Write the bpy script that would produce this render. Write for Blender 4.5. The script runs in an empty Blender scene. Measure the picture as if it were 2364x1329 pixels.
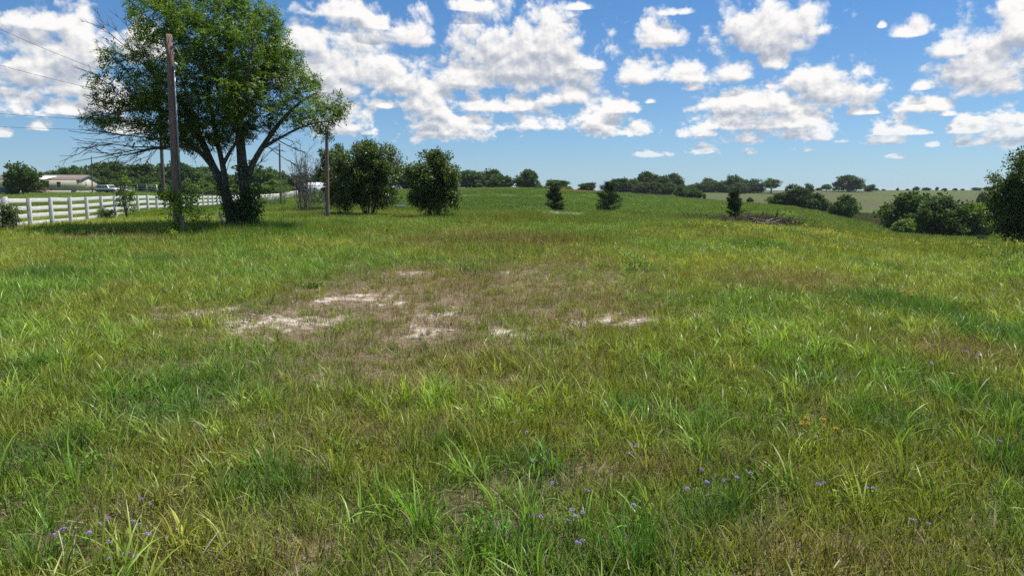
import bpy, math, random
import numpy as np
from mathutils import Vector, Matrix, kdtree

R = math.radians
SC = bpy.context.scene
COL = SC.collection

# ------------------------------------------------------------------ camera
H = 2.0                      # eye height of the camera above the near ground, metres
FPX = 1576.0                 # focal length in photo pixels (2364 wide): a 24 mm lens
PITCH = math.atan(224.5 / FPX)
CP, SP = math.cos(PITCH), math.sin(PITCH)
cam_d = bpy.data.cameras.new('camera')
cam_d.sensor_width = 36.0
cam_d.lens = 36.0 * FPX / 2364.0
cam_d.clip_start = 0.1
cam_d.clip_end = 20000.0
cam = bpy.data.objects.new('camera', cam_d)
cam.location = (0, 0, H)
cam.rotation_euler = (math.pi / 2 - PITCH, 0, 0)
COL.objects.link(cam)
SC.camera = cam

# ------------------------------------------------------------------ light
SUN_EL, SUN_AZ = 66.0, 62.0          # azimuth from +Y towards +X
SUN_DIR = Vector((math.cos(R(SUN_EL)) * math.sin(R(SUN_AZ)), math.cos(R(SUN_EL)) * math.cos(R(SUN_AZ)), math.sin(R(SUN_EL))))
sun_d = bpy.data.lights.new('sun', 'SUN')
sun_d.energy = 5.0
sun_d.angle = R(0.53)
sun_d.color = (1.0, 0.955, 0.88)
sun = bpy.data.objects.new('sun', sun_d)
sun.rotation_euler = SUN_DIR.to_track_quat('Z', 'Y').to_euler()
sun.location = (0, 0, 60)
COL.objects.link(sun)

vs = SC.view_settings
SC.display_settings.display_device = 'sRGB'
vs.view_transform = 'Standard'
vs.look = 'None'
vs.exposure = 0.55
vs.gamma = 1.0
vs.use_curve_mapping = False
SC.cycles.use_denoising = False
SC.cycles.max_bounces = 5
SC.cycles.diffuse_bounces = 1
SC.cycles.glossy_bounces = 2
SC.cycles.transmission_bounces = 3
SC.cycles.transparent_max_bounces = 6
SC.cycles.sample_clamp_direct = 2.5
SC.cycles.sample_clamp_indirect = 1.5
SC.cycles.use_adaptive_sampling = True
SC.cycles.adaptive_threshold = 0.02

# ------------------------------------------------------------------ picture-to-place helpers
def ray(px, py):
    u = (px - 1182.0) / FPX
    v = (664.5 - py) / FPX
    return np.array([u, CP + v * SP, -SP + v * CP])

def at(px, py, Y):
    """the point of the place seen at photo pixel (px, py) when it stands Y metres ahead"""
    d = ray(px, py)
    return np.array([0, 0, H]) + d * (Y / d[1])

# ------------------------------------------------------------------ sky
def nd(t, kind, **kw):
    n = t.nodes.new(kind)
    for k, v in kw.items():
        setattr(n, k, v)
    return n

def mth(t, op, a, b=None, c=None, clamp=False):
    n = t.nodes.new('ShaderNodeMath')
    n.operation = op
    n.use_clamp = clamp
    for i, x in enumerate((a, b, c)):
        if x is None:
            continue
        if isinstance(x, (int, float)):
            n.inputs[i].default_value = x
        else:
            t.links.new(x, n.inputs[i])
    return n.outputs[0]

def vmt(t, op, a, b=None, c=None, out=0):
    n = t.nodes.new('ShaderNodeVectorMath')
    n.operation = op
    for i, x in enumerate((a, b, c)):
        if x is None:
            continue
        if isinstance(x, (tuple, list)):
            n.inputs[i].default_value = x
        else:
            t.links.new(x, n.inputs[i])
    return n.outputs[out]

def maprange(t, x, a, b, c=0.0, d=1.0, smooth=True):
    n = t.nodes.new('ShaderNodeMapRange')
    n.interpolation_type = 'SMOOTHSTEP' if smooth else 'LINEAR'
    for i, v in zip((1, 2, 3, 4), (a, b, c, d)):
        n.inputs[i].default_value = v
    t.links.new(x, n.inputs[0])
    return n.outputs[0]

# cumulus clouds of the sky: (px, py of the flat base, half width, height)
CLOUDS = [
    (60, 165, 150, 150), (170, 145, 110, 150), (95, 60, 140, 55), (185, 205, 105, 88), (40, 255, 80, 62), (165, 258, 85, 34),
    (245, 245, 70, 50), (85, 296, 28, 20), (8, 312, 26, 18), (300, 300, 60, 30), (330, 120, 80, 90),
    (765, 200, 150, 178), (900, 195, 115, 105), (955, 92, 62, 62), (720, 110, 85, 70), (790, 32, 130, 50), (860, 60, 50, 40),
    (1210, 165, 235, 160), (1120, 120, 130, 110), (1080, 190, 110, 65), (1250, 110, 150, 110), (1365, 155, 34, 24), (1090, 20, 60, 24), (1000, 248, 80, 76), (1150, 250, 115, 42), (1295, 232, 68, 54),
    (1045, 306, 140, 68), (1010, 270, 60, 36), (1242, 293, 66, 44), (1385, 292, 90, 66), (1420, 255, 50, 34), (1466, 306, 58, 26),
    (805, 292, 92, 96), (850, 308, 32, 20), (1505, 358, 40, 14),
    (1760, 92, 180, 120), (1690, 70, 90, 90), (1850, 70, 85, 90), (1520, 92, 90, 64), (1480, 184, 74, 52), (1592, 180, 52, 46), (1692, 180, 60, 52),
    (1785, 150, 40, 46), (1935, 216, 126, 108), (1870, 200, 60, 70), (1750, 252, 160, 70), (1700, 292, 150, 46), (1830, 288, 110, 50),
    (1710, 324, 80, 30), (1612, 310, 55, 26), (1860, 318, 72, 40),
    (2050, 306, 80, 36), (2050, 328, 50, 22), (2105, 78, 50, 32), (2290, 178, 185, 150), (2350, 90, 110, 110), (2200, 120, 80, 60), (2240, 176, 80, 26),
    (2135, 203, 30, 20), (2150, 249, 68, 44), (2340, 306, 130, 90), (2240, 300, 60, 40), (2245, 332, 56, 20), (2155, 336, 16, 10),
    (1625, 350, 34, 18), (1850, 344, 38, 20), (1730, 354, 16, 10), (2065, 364, 22, 8), (1500, 236, 12, 10), (2490, 250, 120, 100),
    (-90, 120, 120, 120), (-120, 240, 90, 60), (1985, 262, 30, 14), (2010, 262, 22, 8), (1945, 328, 30, 9), (2130, 308, 30, 9), (2035, 62, 12, 12), (1600, 205, 22, 14), (890, 245, 34, 22), (1340, 20, 40, 14), (2190, 265, 24, 12), (1560, 30, 50, 26)
]

def build_sky():
    w = bpy.data.worlds.new('World')
    SC.world = w
    w.use_nodes = True
    t = w.node_tree
    t.nodes.clear()
    L = t.links.new
    sky = nd(t, 'ShaderNodeTexSky', sky_type='NISHITA')
    sky.sun_disc = False
    sky.sun_elevation = R(SUN_EL)
    sky.sun_rotation = R(SUN_AZ)
    sky.altitude = 150
    sky.air_density = 1.0
    sky.dust_density = 0.2
    sky.ozone_density = 1.0
    tc = nd(t, 'ShaderNodeTexCoord')
    sep = nd(t, 'ShaderNodeSeparateXYZ')
    L(tc.outputs['Generated'], sep.inputs[0])
    dx, dy, dz = sep.outputs
    az = mth(t, 'ARCTAN2', dx, dy)
    hor = mth(t, 'SQRT', mth(t, 'ADD', mth(t, 'MULTIPLY', dx, dx), mth(t, 'MULTIPLY', dy, dy)))
    te = mth(t, 'MAXIMUM', mth(t, 'DIVIDE', dz, mth(t, 'MAXIMUM', hor, 0.02)), 0.0)
    te = mth(t, 'MINIMUM', te, 3.0)
    comb = nd(t, 'ShaderNodeCombineXYZ')
    L(mth(t, 'MULTIPLY', az, 5.2), comb.inputs[0])
    L(mth(t, 'MULTIPLY', mth(t, 'LOGARITHM', mth(t, 'ADD', te, 0.22), 2.71828), 2.4), comb.inputs[1])
    P = comb.outputs[0]          # noise space
    pc = nd(t, 'ShaderNodeCombineXYZ')
    L(az, pc.inputs[0]); L(te, pc.inputs[1])
    A = pc.outputs[0]            # angular space (azimuth, tan elevation)

    # shared noise group: billows + fine break-up, evaluated at two places for the shading
    ng = bpy.data.node_groups.new('cloud_noise', 'ShaderNodeTree')
    ng.interface.new_socket('p', in_out='INPUT', socket_type='NodeSocketVector')
    ng.interface.new_socket('n', in_out='OUTPUT', socket_type='NodeSocketFloat')
    gi = nd(ng, 'NodeGroupInput'); go = nd(ng, 'NodeGroupOutput')
    n1 = nd(ng, 'ShaderNodeTexNoise', noise_dimensions='2D')
    n1.inputs['Scale'].default_value = 2.4
    n1.inputs['Detail'].default_value = 8.0
    n1.inputs['Roughness'].default_value = 0.62
    vo = nd(ng, 'ShaderNodeTexVoronoi', voronoi_dimensions='2D', feature='F1')
    vo.inputs['Scale'].default_value = 7.0
    vo.inputs['Detail'].default_value = 2.0
    vo.inputs['Roughness'].default_value = 0.55
    vo.normalize = True
    ng.links.new(gi.outputs[0], n1.inputs['Vector'])
    wn = nd(ng, 'ShaderNodeCombineXYZ'); ng.links.new(n1.outputs[0], wn.inputs[0]); ng.links.new(mth(ng, 'SUBTRACT', 0, n1.outputs[0]), wn.inputs[1])
    wv = vmt(ng, 'MULTIPLY_ADD', wn.outputs[0], (0.22, 0.22, 0), gi.outputs[0])
    ng.links.new(wv, vo.inputs['Vector'])
    a1 = mth(ng, 'MULTIPLY', mth(ng, 'SUBTRACT', n1.outputs[0], 0.5), 2.1)
    a2 = mth(ng, 'MULTIPLY', mth(ng, 'SUBTRACT', 0.36, vo.outputs['Distance']), 1.25)
    n2 = nd(ng, 'ShaderNodeTexNoise', noise_dimensions='2D')      # finer break-up for the small far clouds near the horizon
    n2.inputs['Scale'].default_value = 9.0
    n2.inputs['Detail'].default_value = 4.0
    n2.inputs['Roughness'].default_value = 0.62
    ng.links.new(gi.outputs[0], n2.inputs['Vector'])
    sp = nd(ng, 'ShaderNodeSeparateXYZ'); ng.links.new(gi.outputs[0], sp.inputs[0])
    wl = maprange(ng, sp.outputs[1], -3.4, -2.2, 2.0, 0.5)
    a3 = mth(ng, 'MULTIPLY', mth(ng, 'SUBTRACT', n2.outputs[0], 0.5), wl)
    ng.links.new(mth(ng, 'ADD', mth(ng, 'ADD', a1, a2), a3), go.inputs[0])

    def noise(vec):
        n = nd(t, 'ShaderNodeGroup'); n.node_tree = ng
        L(vec, n.inputs[0])
        return n.outputs[0]
    N0 = noise(P)
    N1 = noise(vmt(t, 'ADD', P, (0.02, 0.06, 0)))

    def ang(px, py):
        d = ray(px, py)
        return math.atan2(d[0], d[1]), d[2] / math.hypot(d[0], d[1])

    def mask_group(k, clouds):
        g = bpy.data.node_groups.new('cloud_bank_%d' % k, 'ShaderNodeTree')
        g.interface.new_socket('p', in_out='INPUT', socket_type='NodeSocketVector')
        g.interface.new_socket('m', in_out='OUTPUT', socket_type='NodeSocketFloat')
        vec = nd(g, 'NodeGroupInput').outputs[0]
        best = None
        for (px, py, hw, hh) in clouds:
            a0, e0 = ang(px, py)
            a1_, _ = ang(px + hw, py)
            _, e1 = ang(px, py - hh)
            kk = 1.13 if hw > 75 else 0.92
            sx, sy = kk / (a1_ - a0), min(kk, 1.0) / (e1 - e0)
            q = vmt(g, 'MULTIPLY_ADD', vec, (sx, sy, 0), (-a0 * sx, -e0 * sy, 0))
            q = vmt(g, 'MAXIMUM', q, vmt(g, 'MULTIPLY', q, (-1, -3.2, 1)))
            r = vmt(g, 'DOT_PRODUCT', q, q, out=1)
            best = r if best is None else mth(g, 'SMOOTH_MIN', best, r, 0.25)
        g.links.new(mth(g, 'MINIMUM', mth(g, 'MAXIMUM', best, 0.0), 16.0), nd(g, 'NodeGroupOutput').inputs[0])
        return g

    def use(g, vec):
        n = nd(t, 'ShaderNodeGroup'); n.node_tree = g
        L(vec, n.inputs[0])
        return n.outputs[0]

    skyc = sky.outputs[0]
    # the camera's white balance: deep blue above, pale blue towards the horizon
    rp = nd(t, 'ShaderNodeValToRGB')
    el = rp.color_ramp.elements
    el[0].position = 0.0; el[0].color = (0.510, 0.780, 1.28, 1)
    el[1].position = 0.3; el[1].color = (0.425, 0.765, 1.09, 1)
    e = el.new(0.035); e.color = (0.53, 0.75, 1.10, 1)
    e = el.new(0.12); e.color = (0.52, 0.75, 1.02, 1)
    L(te, rp.inputs[0])
    mwb = nd(t, 'ShaderNodeMix', data_type='RGBA', blend_type='MULTIPLY')
    mwb.inputs['Factor'].default_value = 1.0
    L(skyc, mwb.inputs['A']); L(rp.outputs[0], mwb.inputs['B'])
    skyc = mwb.outputs['Result']

    cg = bpy.data.node_groups.new('cloud_shade', 'ShaderNodeTree')
    for nm, ty in (('D0', 'NodeSocketFloat'), ('D1', 'NodeSocketFloat'), ('N0', 'NodeSocketFloat'), ('N1', 'NodeSocketFloat'), ('te', 'NodeSocketFloat'), ('sky', 'NodeSocketColor')):
        cg.interface.new_socket(nm, in_out='INPUT', socket_type=ty)
    cg.interface.new_socket('col', in_out='OUTPUT', socket_type='NodeSocketColor')
    ci = nd(cg, 'NodeGroupInput'); co = nd(cg, 'NodeGroupOutput')
    Ma, Mb, Na, Nb = ci.outputs[0], ci.outputs[1], ci.outputs[2], ci.outputs[3]
    D0 = mth(cg, 'MULTIPLY_ADD', Na, NOISE_AMP, mth(cg, 'SUBTRACT', 1.0, mth(cg, 'SQRT', Ma)))
    alpha = maprange(cg, D0, 0.0, 0.58)
    lm = mth(cg, 'SUBTRACT', Mb, Ma)                     # >0: the cloud falls off upwards, a sunlit top; <0: its base
    lm = mth(cg, 'MINIMUM', mth(cg, 'MAXIMUM', lm, -0.12), 0.42)
    ln_ = mth(cg, 'SUBTRACT', Na, Nb)
    sh = mth(cg, 'MULTIPLY_ADD', lm, 0.72, 0.72)
    sh = mth(cg, 'MULTIPLY_ADD', ln_, 0.42, sh)
    sh = mth(cg, 'ADD', sh, maprange(cg, D0, 0.0, 0.7, 0.12, 0.0))     # thin rims let the light through
    sh = mth(cg, 'MINIMUM', mth(cg, 'MAXIMUM', sh, 0.56), 1.0)
    ramp = nd(cg, 'ShaderNodeMix', data_type='RGBA')
    ramp.inputs['A'].default_value = (0.80, 0.865, 1.0, 1)
    ramp.inputs['B'].default_value = (1.0, 0.985, 0.965, 1)
    cg.links.new(maprange(cg, sh, 0.56, 0.92, 0, 1, False), ramp.inputs['Factor'])
    cc = vmt(cg, 'SCALE', ramp.outputs['Result'])
    cg.links.new(mth(cg, 'MULTIPLY', sh, CLOUD_GAIN), cc.node.inputs['Scale'])
    fade = maprange(cg, ci.outputs[4], 0.0, 0.10, 0.35, 0.985)     # low clouds sink into the haze of the horizon
    mx = nd(cg, 'ShaderNodeMix', data_type='RGBA')
    cg.links.new(mth(cg, 'MULTIPLY', alpha, fade), mx.inputs['Factor'])
    cg.links.new(ci.outputs[5], mx.inputs['A']); cg.links.new(cc, mx.inputs['B'])
    cg.links.new(mx.outputs['Result'], co.inputs[0])

    def cloud_bg(Ma, Mb):
        n = nd(t, 'ShaderNodeGroup'); n.node_tree = cg
        L(Ma, n.inputs[0]); L(Mb, n.inputs[1]); L(N0, n.inputs[2]); L(N1, n.inputs[3]); L(te, n.inputs[4]); L(skyc, n.inputs[5])
        b = nd(t, 'ShaderNodeBackground')
        b.inputs['Strength'].default_value = SKY_STRENGTH
        L(n.outputs[0], b.inputs['Color'])
        return b.outputs[0]

    # scattered cumulus everywhere outside the part of the sky listed above
    nf = nd(t, 'ShaderNodeTexNoise', noise_dimensions='2D')
    nf.inputs['Scale'].default_value = 0.8
    nf.inputs['Detail'].default_value = 2.0
    L(P, nf.inputs['Vector'])
    c0 = mth(t, 'MULTIPLY', mth(t, 'SUBTRACT', nf.outputs[0], 0.60), 4.5)
    c0 = mth(t, 'MAXIMUM', mth(t, 'SUBTRACT', 1.0, c0), 0.0)
    c0 = mth(t, 'MULTIPLY', c0, c0)
    back = cloud_bg(c0, mth(t, 'ADD', c0, 0.15))

    cuts = [-200, 130, 420, 780, 960, 1120, 1300, 1500, 1680, 1880, 2080, 2260, 2600]
    A1 = vmt(t, 'ADD', A, (0.004, 0.018, 0))
    def sector(k):
        lo, hi = cuts[k], cuts[k + 1]
        sel = [c for c in CLOUDS if c[0] + c[2] * 1.5 > lo and c[0] - c[2] * 1.5 < hi]
        g_ = mask_group(k, sel)
        M0, M1 = use(g_, A), use(g_, A1)
        return cloud_bg(M0, M1)
    def half(a, b):
        if b - a == 1: return sector(a)
        m_ = (a + b) // 2
        ms = nd(t, 'ShaderNodeMixShader')
        L(mth(t, 'GREATER_THAN', az, ang(cuts[m_], 300)[0]), ms.inputs[0]); L(half(a, m_), ms.inputs[1]); L(half(m_, b), ms.inputs[2])
        return ms.outputs[0]
    inside = mth(t, 'MULTIPLY', mth(t, 'GREATER_THAN', az, ang(cuts[0], 300)[0]), mth(t, 'LESS_THAN', az, ang(cuts[-1], 300)[0]))
    inside = mth(t, 'MULTIPLY', inside, mth(t, 'LESS_THAN', te, 0.36))
    ms = nd(t, 'ShaderNodeMixShader')
    L(inside, ms.inputs[0]); L(back, ms.inputs[1]); L(half(0, len(cuts) - 1), ms.inputs[2])
    shader = ms.outputs[0]
    out = nd(t, 'ShaderNodeOutputWorld')
    L(shader, out.inputs['Surface'])
    w.cycles.sampling_method = 'NONE'

SKY_STRENGTH = 0.072
CLOUD_GAIN = 9.5
NOISE_AMP = 0.98
build_sky()

# ------------------------------------------------------------------ numeric noise and terrain
def _hash(ix, iy, seed):
    h = (ix.astype(np.int64) * 374761393 + iy.astype(np.int64) * 668265263 + seed * 1442695041) & 0xFFFFFFFF
    h = ((h ^ (h >> 13)) * 1274126177) & 0xFFFFFFFF
    h = (h ^ (h >> 16)) & 0xFFFF
    return h / 65535.0

def vnoise(x, y, seed=0):
    x = np.asarray(x, float); y = np.asarray(y, float)
    x0 = np.floor(x); y0 = np.floor(y)
    fx = x - x0; fy = y - y0
    fx = fx * fx * (3 - 2 * fx); fy = fy * fy * (3 - 2 * fy)
    a = _hash(x0, y0, seed); b = _hash(x0 + 1, y0, seed)
    c = _hash(x0, y0 + 1, seed); d = _hash(x0 + 1, y0 + 1, seed)
    return (a * (1 - fx) + b * fx) * (1 - fy) + (c * (1 - fx) + d * fx) * fy

def fbm(x, y, seed=0, octv=4):
    s = 0.0; amp = 0.5; tot = 0.0
    for o in range(octv):
        s = s + amp * vnoise(np.asarray(x) * 2 ** o + 17.3 * o, np.asarray(y) * 2 ** o - 9.1 * o, seed + o)
        tot += amp; amp *= 0.5
    return s / tot

def sstep(x, a, b):
    t = np.clip((np.asarray(x, float) - a) / (b - a), 0, 1)
    return t * t * (3 - 2 * t)

T_Y = np.array([0, 10, 20, 30, 45, 60, 80, 100, 130, 160, 200, 260, 350, 450, 700, 1500, 6000], float)
T_Z = np.array([
    [0, .05, .15, .30, .36, .28, .35, .70, 1.25, 1.50, 1.60, 1.6, 1.7, 1.8, 1.9, 1.9, 1.9],     # -300
    [0, .05, .15, .30, .36, .28, .35, .70, 1.25, 1.50, 1.60, 1.6, 1.7, 1.8, 1.9, 1.9, 1.9],     # 0
    [0, .00, .10, .22, .30, .20, .18, .55, 1.25, 1.45, 1.55, 1.6, 1.7, 1.8, 1.9, 1.9, 1.9],     # 300
    [0, .00, .05, .15, .17, .12, .02, -.02, .0, .3, .8, 1.3, 1.7, 1.8, 1.9, 1.9, 1.9],          # 600
    [0, .00, .00, .05, .12, .12, .0, .0, .4, 1.0, 1.9, 2.35, 2.3, 2.0, 1.9, 1.9, 1.9],          # 900
    [0, .00, .00, .00, .05, .0, -.50, -.3, .4, 1.3, 2.40, 2.2, 1.5, 1.6, 1.9, 1.9, 1.9],        # 1200
    [0, .00, .00, .00, -.1, -.25, -.85, -.9, -.7, -.2, .63, .1, .5, 2.0, 1.8, 1.8, 1.8],        # 1500
    [0, .00, .00, .00, -.5, -1.0, -1.5, -1.6, -1.50, -1.6, -3.2, -3.8, -1.2, 2.0, 1.8, 1.8, 1.8],   # 1800
    [0, .00, -.2, -.7, -1.5, -2.3, -3.4, -4.5, -6.0, -7.0, -7.2, -6.0, -2.5, 2.0, 1.8, 1.8, 1.8],   # 2100
    [0, .00, -.1, -.8, -1.8, -2.6, -3.8, -4.9, -6.2, -7.2, -7.2, -6.0, -2.5, 2.0, 1.8, 1.8, 1.8],   # 2400
    [0, .00, -.1, -.8, -1.8, -2.6, -3.8, -4.9, -6.2, -7.2, -7.2, -6.0, -2.5, 2.0, 1.8, 1.8, 1.8],   # 2700
])

def _cr(p0, p1, p2, p3, t):
    return 0.5 * (2 * p1 + (p2 - p0) * t + (2 * p0 - 5 * p1 + 4 * p2 - p3) * t * t + (3 * p1 - p0 - 3 * p2 + p3) * t ** 3)

def terrain(X, Y):
    X = np.asarray(X, float); Y = np.asarray(Y, float)
    Yc = np.clip(Y, 0, 5900)
    px = 1182 + FPX * X / np.maximum(Yc, 4.0)
    c = np.clip((px + 300) / 300.0, 0, 9.999)
    ci = np.floor(c).astype(int); cf = c - ci
    r = np.interp(Yc, T_Y, np.arange(len(T_Y)))
    ri = np.clip(np.floor(r).astype(int), 0, len(T_Y) - 2); rf = r - ri
    def row(k):
        k = np.clip(k, 0, T_Z.shape[0] - 1)
        n = T_Z.shape[1] - 1
        g = lambda j: T_Z[k, np.clip(ri + j, 0, n)]
        return _cr(g(-1), g(0), g(1), g(2), rf)
    z = _cr(row(ci - 1), row(ci), row(ci + 1), row(ci + 2), cf)
    z = z + (fbm(X * 0.35, Y * 0.35, 5, 3) - 0.5) * 0.10 * sstep(Y, -5, 6) + (fbm(X * 0.03, Y * 0.03, 9, 3) - 0.5) * 0.5 * sstep(Y, 60, 160)
    return z

def tz(x, y):
    return float(terrain(np.array([x]), np.array([y]))[0])

def place(px, Y):
    """ground point seen in photo column px, Y metres ahead"""
    z = 0.0; x = 0.0
    for _ in range(4):
        x = (px - 1182.0) / FPX * (Y * CP + (H - z) * SP)
        z = tz(x, Y)
    return np.array([x, Y, z])

def ground_at(px, py):
    d = ray(px, py)
    ts = np.geomspace(1.5, 900, 700)
    P = np.array([0, 0, H])[None] + ts[:, None] * d[None]
    below = P[:, 2] < terrain(P[:, 0], P[:, 1])
    i = int(np.argmax(below)) if below.any() else len(ts) - 1
    return P[i]

# ------------------------------------------------------------------ mesh helpers
def mesh_from(name, verts, faces, mats=(), attrs=None, smooth=False, mat_idx=None, pattrs=None):
    """verts (N,3) array, faces list of equal-size index arrays or one (M,k) array"""
    me = bpy.data.meshes.new(name)
    verts = np.asarray(verts, np.float32).reshape(-1, 3)
    groups = faces if isinstance(faces, list) else [faces]
    groups = [np.asarray(f, np.int32) for f in groups if len(f)]
    loops = np.concatenate([f.ravel() for f in groups]) if groups else np.zeros(0, np.int32)
    sizes = np.concatenate([np.full(len(f), f.shape[1], np.int32) for f in groups]) if groups else np.zeros(0, np.int32)
    me.vertices.add(len(verts)); me.vertices.foreach_set('co', verts.ravel())
    me.loops.add(len(loops)); me.loops.foreach_set('vertex_index', loops)
    me.polygons.add(len(sizes))
    starts = np.concatenate([[0], np.cumsum(sizes)[:-1]]).astype(np.int32) if len(sizes) else np.zeros(0, np.int32)
    me.polygons.foreach_set('loop_start', starts)
    if smooth:
        me.polygons.foreach_set('use_smooth', np.ones(len(sizes), bool))
    if mat_idx is not None:
        me.polygons.foreach_set('material_index', np.asarray(mat_idx, np.int32))
    for k, v in (attrs or {}).items():
        a = me.attributes.new(k, 'FLOAT', 'FACE'); a.data.foreach_set('value', np.asarray(v, np.float32))
    for k, v in (pattrs or {}).items():
        v = np.asarray(v, np.float32)
        if v.ndim == 2:
            a = me.attributes.new(k, 'FLOAT_VECTOR', 'POINT'); a.data.foreach_set('vector', v.ravel())
        else:
            a = me.attributes.new(k, 'FLOAT', 'POINT'); a.data.foreach_set('value', v)
    for m in mats:
        me.materials.append(m)
    me.update(calc_edges=True)
    return me

class MB:
    """collects shapes, builds one mesh object"""
    def __init__(s):
        s.v = []; s.f3 = []; s.f4 = []; s.n = 0; s.fn = []
    def add(s, v, f):
        v = np.asarray(v, float).reshape(-1, 3)
        for x in f:
            q = [i + s.n for i in x]
            (s.f3 if len(q) == 3 else s.f4 if len(q) == 4 else s.fn).append(q)
        s.v.append(v); s.n += len(v)
    def box(s, c, size, M=None):
        x, y, z = [k / 2 for k in size]
        v = np.array([[a * x, b * y, d * z] for d in (-1, 1) for b in (-1, 1) for a in (-1, 1)])
        if M is not None:
            v = v @ np.array(M).T
        s.add(v + np.asarray(c), [(0, 2, 3, 1), (4, 5, 7, 6), (0, 1, 5, 4), (2, 6, 7, 3), (0, 4, 6, 2), (1, 3, 7, 5)])
    def tube(s, pts, rad, n=6, cap=True):
        v, f = tube_arrays(np.asarray(pts, float), np.asarray(rad, float), n)
        s.add(v, [tuple(q) for q in f])
        if cap:
            k = s.n - n
            s.fn.append([k + i for i in range(n)])
            s.fn.append([s.n - len(v) + n - 1 - i for i in range(n)])
    def prism(s, poly, depth, M, o):
        """polygon in the local x-z plane, extruded along local y, M columns = local axes"""
        poly = np.asarray(poly, float); n = len(poly)
        v = [[p[0], -depth / 2, p[1]] for p in poly] + [[p[0], depth / 2, p[1]] for p in poly]
        v = np.array(v) @ np.array(M).T + np.asarray(o)
        f = [list(range(n))[::1], [n + i for i in range(n)][::-1]]
        for i in range(n):
            j = (i + 1) % n
            f.append([i, i + n, j + n, j][::-1][::-1])
        s.add(v, f)
    def build(s, name, mat, parent=None, smooth=False, bevel=0.0):
        v = np.concatenate(s.v) if s.v else np.zeros((0, 3))
        gs = []
        if s.f4: gs.append(np.array(s.f4))
        if s.f3: gs.append(np.array(s.f3))
        by = {}
        for q in s.fn: by.setdefault(len(q), []).append(q)
        gs += [np.array(q) for q in by.values()]
        me = mesh_from(name, v, gs, [mat], smooth=smooth)
        o = link(name, me, parent)
        if bevel:
            m = o.modifiers.new('bevel', 'BEVEL'); m.width = bevel; m.segments = 2; m.limit_method = 'ANGLE'
        return o

def tube_arrays(p, r, n=6):
    m = len(p)
    r = np.broadcast_to(r, (m,)) if np.ndim(r) else np.full(m, float(r))
    d = np.gradient(p, axis=0)
    d /= np.maximum(np.linalg.norm(d, axis=1, keepdims=True), 1e-9)
    ref = np.array([0.31, 0.17, 0.94]) if abs(d[0] @ np.array([0.31, 0.17, 0.94])) < 0.9 else np.array([1.0, 0, 0])
    a = np.cross(d, ref); a /= np.maximum(np.linalg.norm(a, axis=1, keepdims=True), 1e-9)
    b = np.cross(d, a)
    th = np.arange(n) * 2 * math.pi / n
    v = p[:, None] + r[:, None, None] * (np.cos(th)[None, :, None] * a[:, None] + np.sin(th)[None, :, None] * b[:, None])
    i = np.arange(m - 1)[:, None] * n + np.arange(n)[None]
    j = np.arange(m - 1)[:, None] * n + (np.arange(n)[None] + 1) % n
    f = np.stack([i, j, j + n, i + n], -1).reshape(-1, 4)
    return v.reshape(-1, 3), f

def tubes_mesh(name, items, mats, n=5):
    """items: list of (points, radii); alike lengths are built together"""
    groups = {}
    for p, r in items:
        p = np.asarray(p, float); r = np.broadcast_to(np.asarray(r, float), (len(p),))
        mr = r.max()
        nn = n if mr > 0.02 else 4 if mr > 0.008 else 3
        groups.setdefault((len(p), nn), []).append((p, r))
    V = []; F = []; k = 0
    for (m, nn), its in groups.items():
        P = np.stack([a for a, _ in its]); Rr = np.stack([b for _, b in its])
        d = np.gradient(P, axis=1); d /= np.maximum(np.linalg.norm(d, axis=2, keepdims=True), 1e-9)
        ref = np.where((np.abs(d[:, :1] @ np.array([0.31, 0.17, 0.94])) < 0.9)[..., None], np.array([0.31, 0.17, 0.94]), np.array([1.0, 0, 0]))
        a = np.cross(d, np.broadcast_to(ref, d.shape)); a /= np.maximum(np.linalg.norm(a, axis=2, keepdims=True), 1e-9)
        b = np.cross(d, a)
        th = np.arange(nn) * 2 * math.pi / nn
        v = P[:, :, None] + Rr[:, :, None, None] * (np.cos(th)[:, None] * a[:, :, None] + np.sin(th)[:, None] * b[:, :, None])
        i = np.arange(m - 1)[:, None] * nn + np.arange(nn)[None]
        j = np.arange(m - 1)[:, None] * nn + (np.arange(nn)[None] + 1) % nn
        f = np.stack([i, j, j + nn, i + nn], -1).reshape(-1, 4)
        K = len(its)
        f = (f[None] + (np.arange(K) * m * nn)[:, None, None]).reshape(-1, 4)
        V.append(v.reshape(-1, 3)); F.append(f + k); k += K * m * nn
    return mesh_from(name, np.concatenate(V), np.concatenate(F), mats, smooth=True)

def link(name, data, parent=None):
    o = bpy.data.objects.new(name, data)
    COL.objects.link(o)
    if parent is not None:
        o.parent = parent
    return o

def thing(name, label, cat, loc=(0, 0, 0), rz=0.0, group=None):
    o = link(name, None)
    o.empty_display_size = 0.2
    o.location = [float(k) for k in loc]
    o.rotation_euler = (0, 0, rz)
    return tag(o, label, cat, group)

def tag(o, label=None, cat=None, group=None, kind=None):
    if label: o['label'] = label
    if cat: o['category'] = cat
    if group: o['group'] = group
    if kind: o['kind'] = kind
    return o

def copy_thing(o, label=None, group=None, parent=None):
    c = o.copy(); COL.objects.link(c); c.parent = parent
    if label: c['label'] = label
    if group: c['group'] = group
    for ch in [x for x in o.children]:
        copy_thing(ch, parent=c)
    return c

# ------------------------------------------------------------------ materials
MATS = {}
def new_mat(name):
    m = bpy.data.materials.new(name); m.use_nodes = True
    m.node_tree.nodes.clear()
    MATS[name] = m
    return m, m.node_tree

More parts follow.
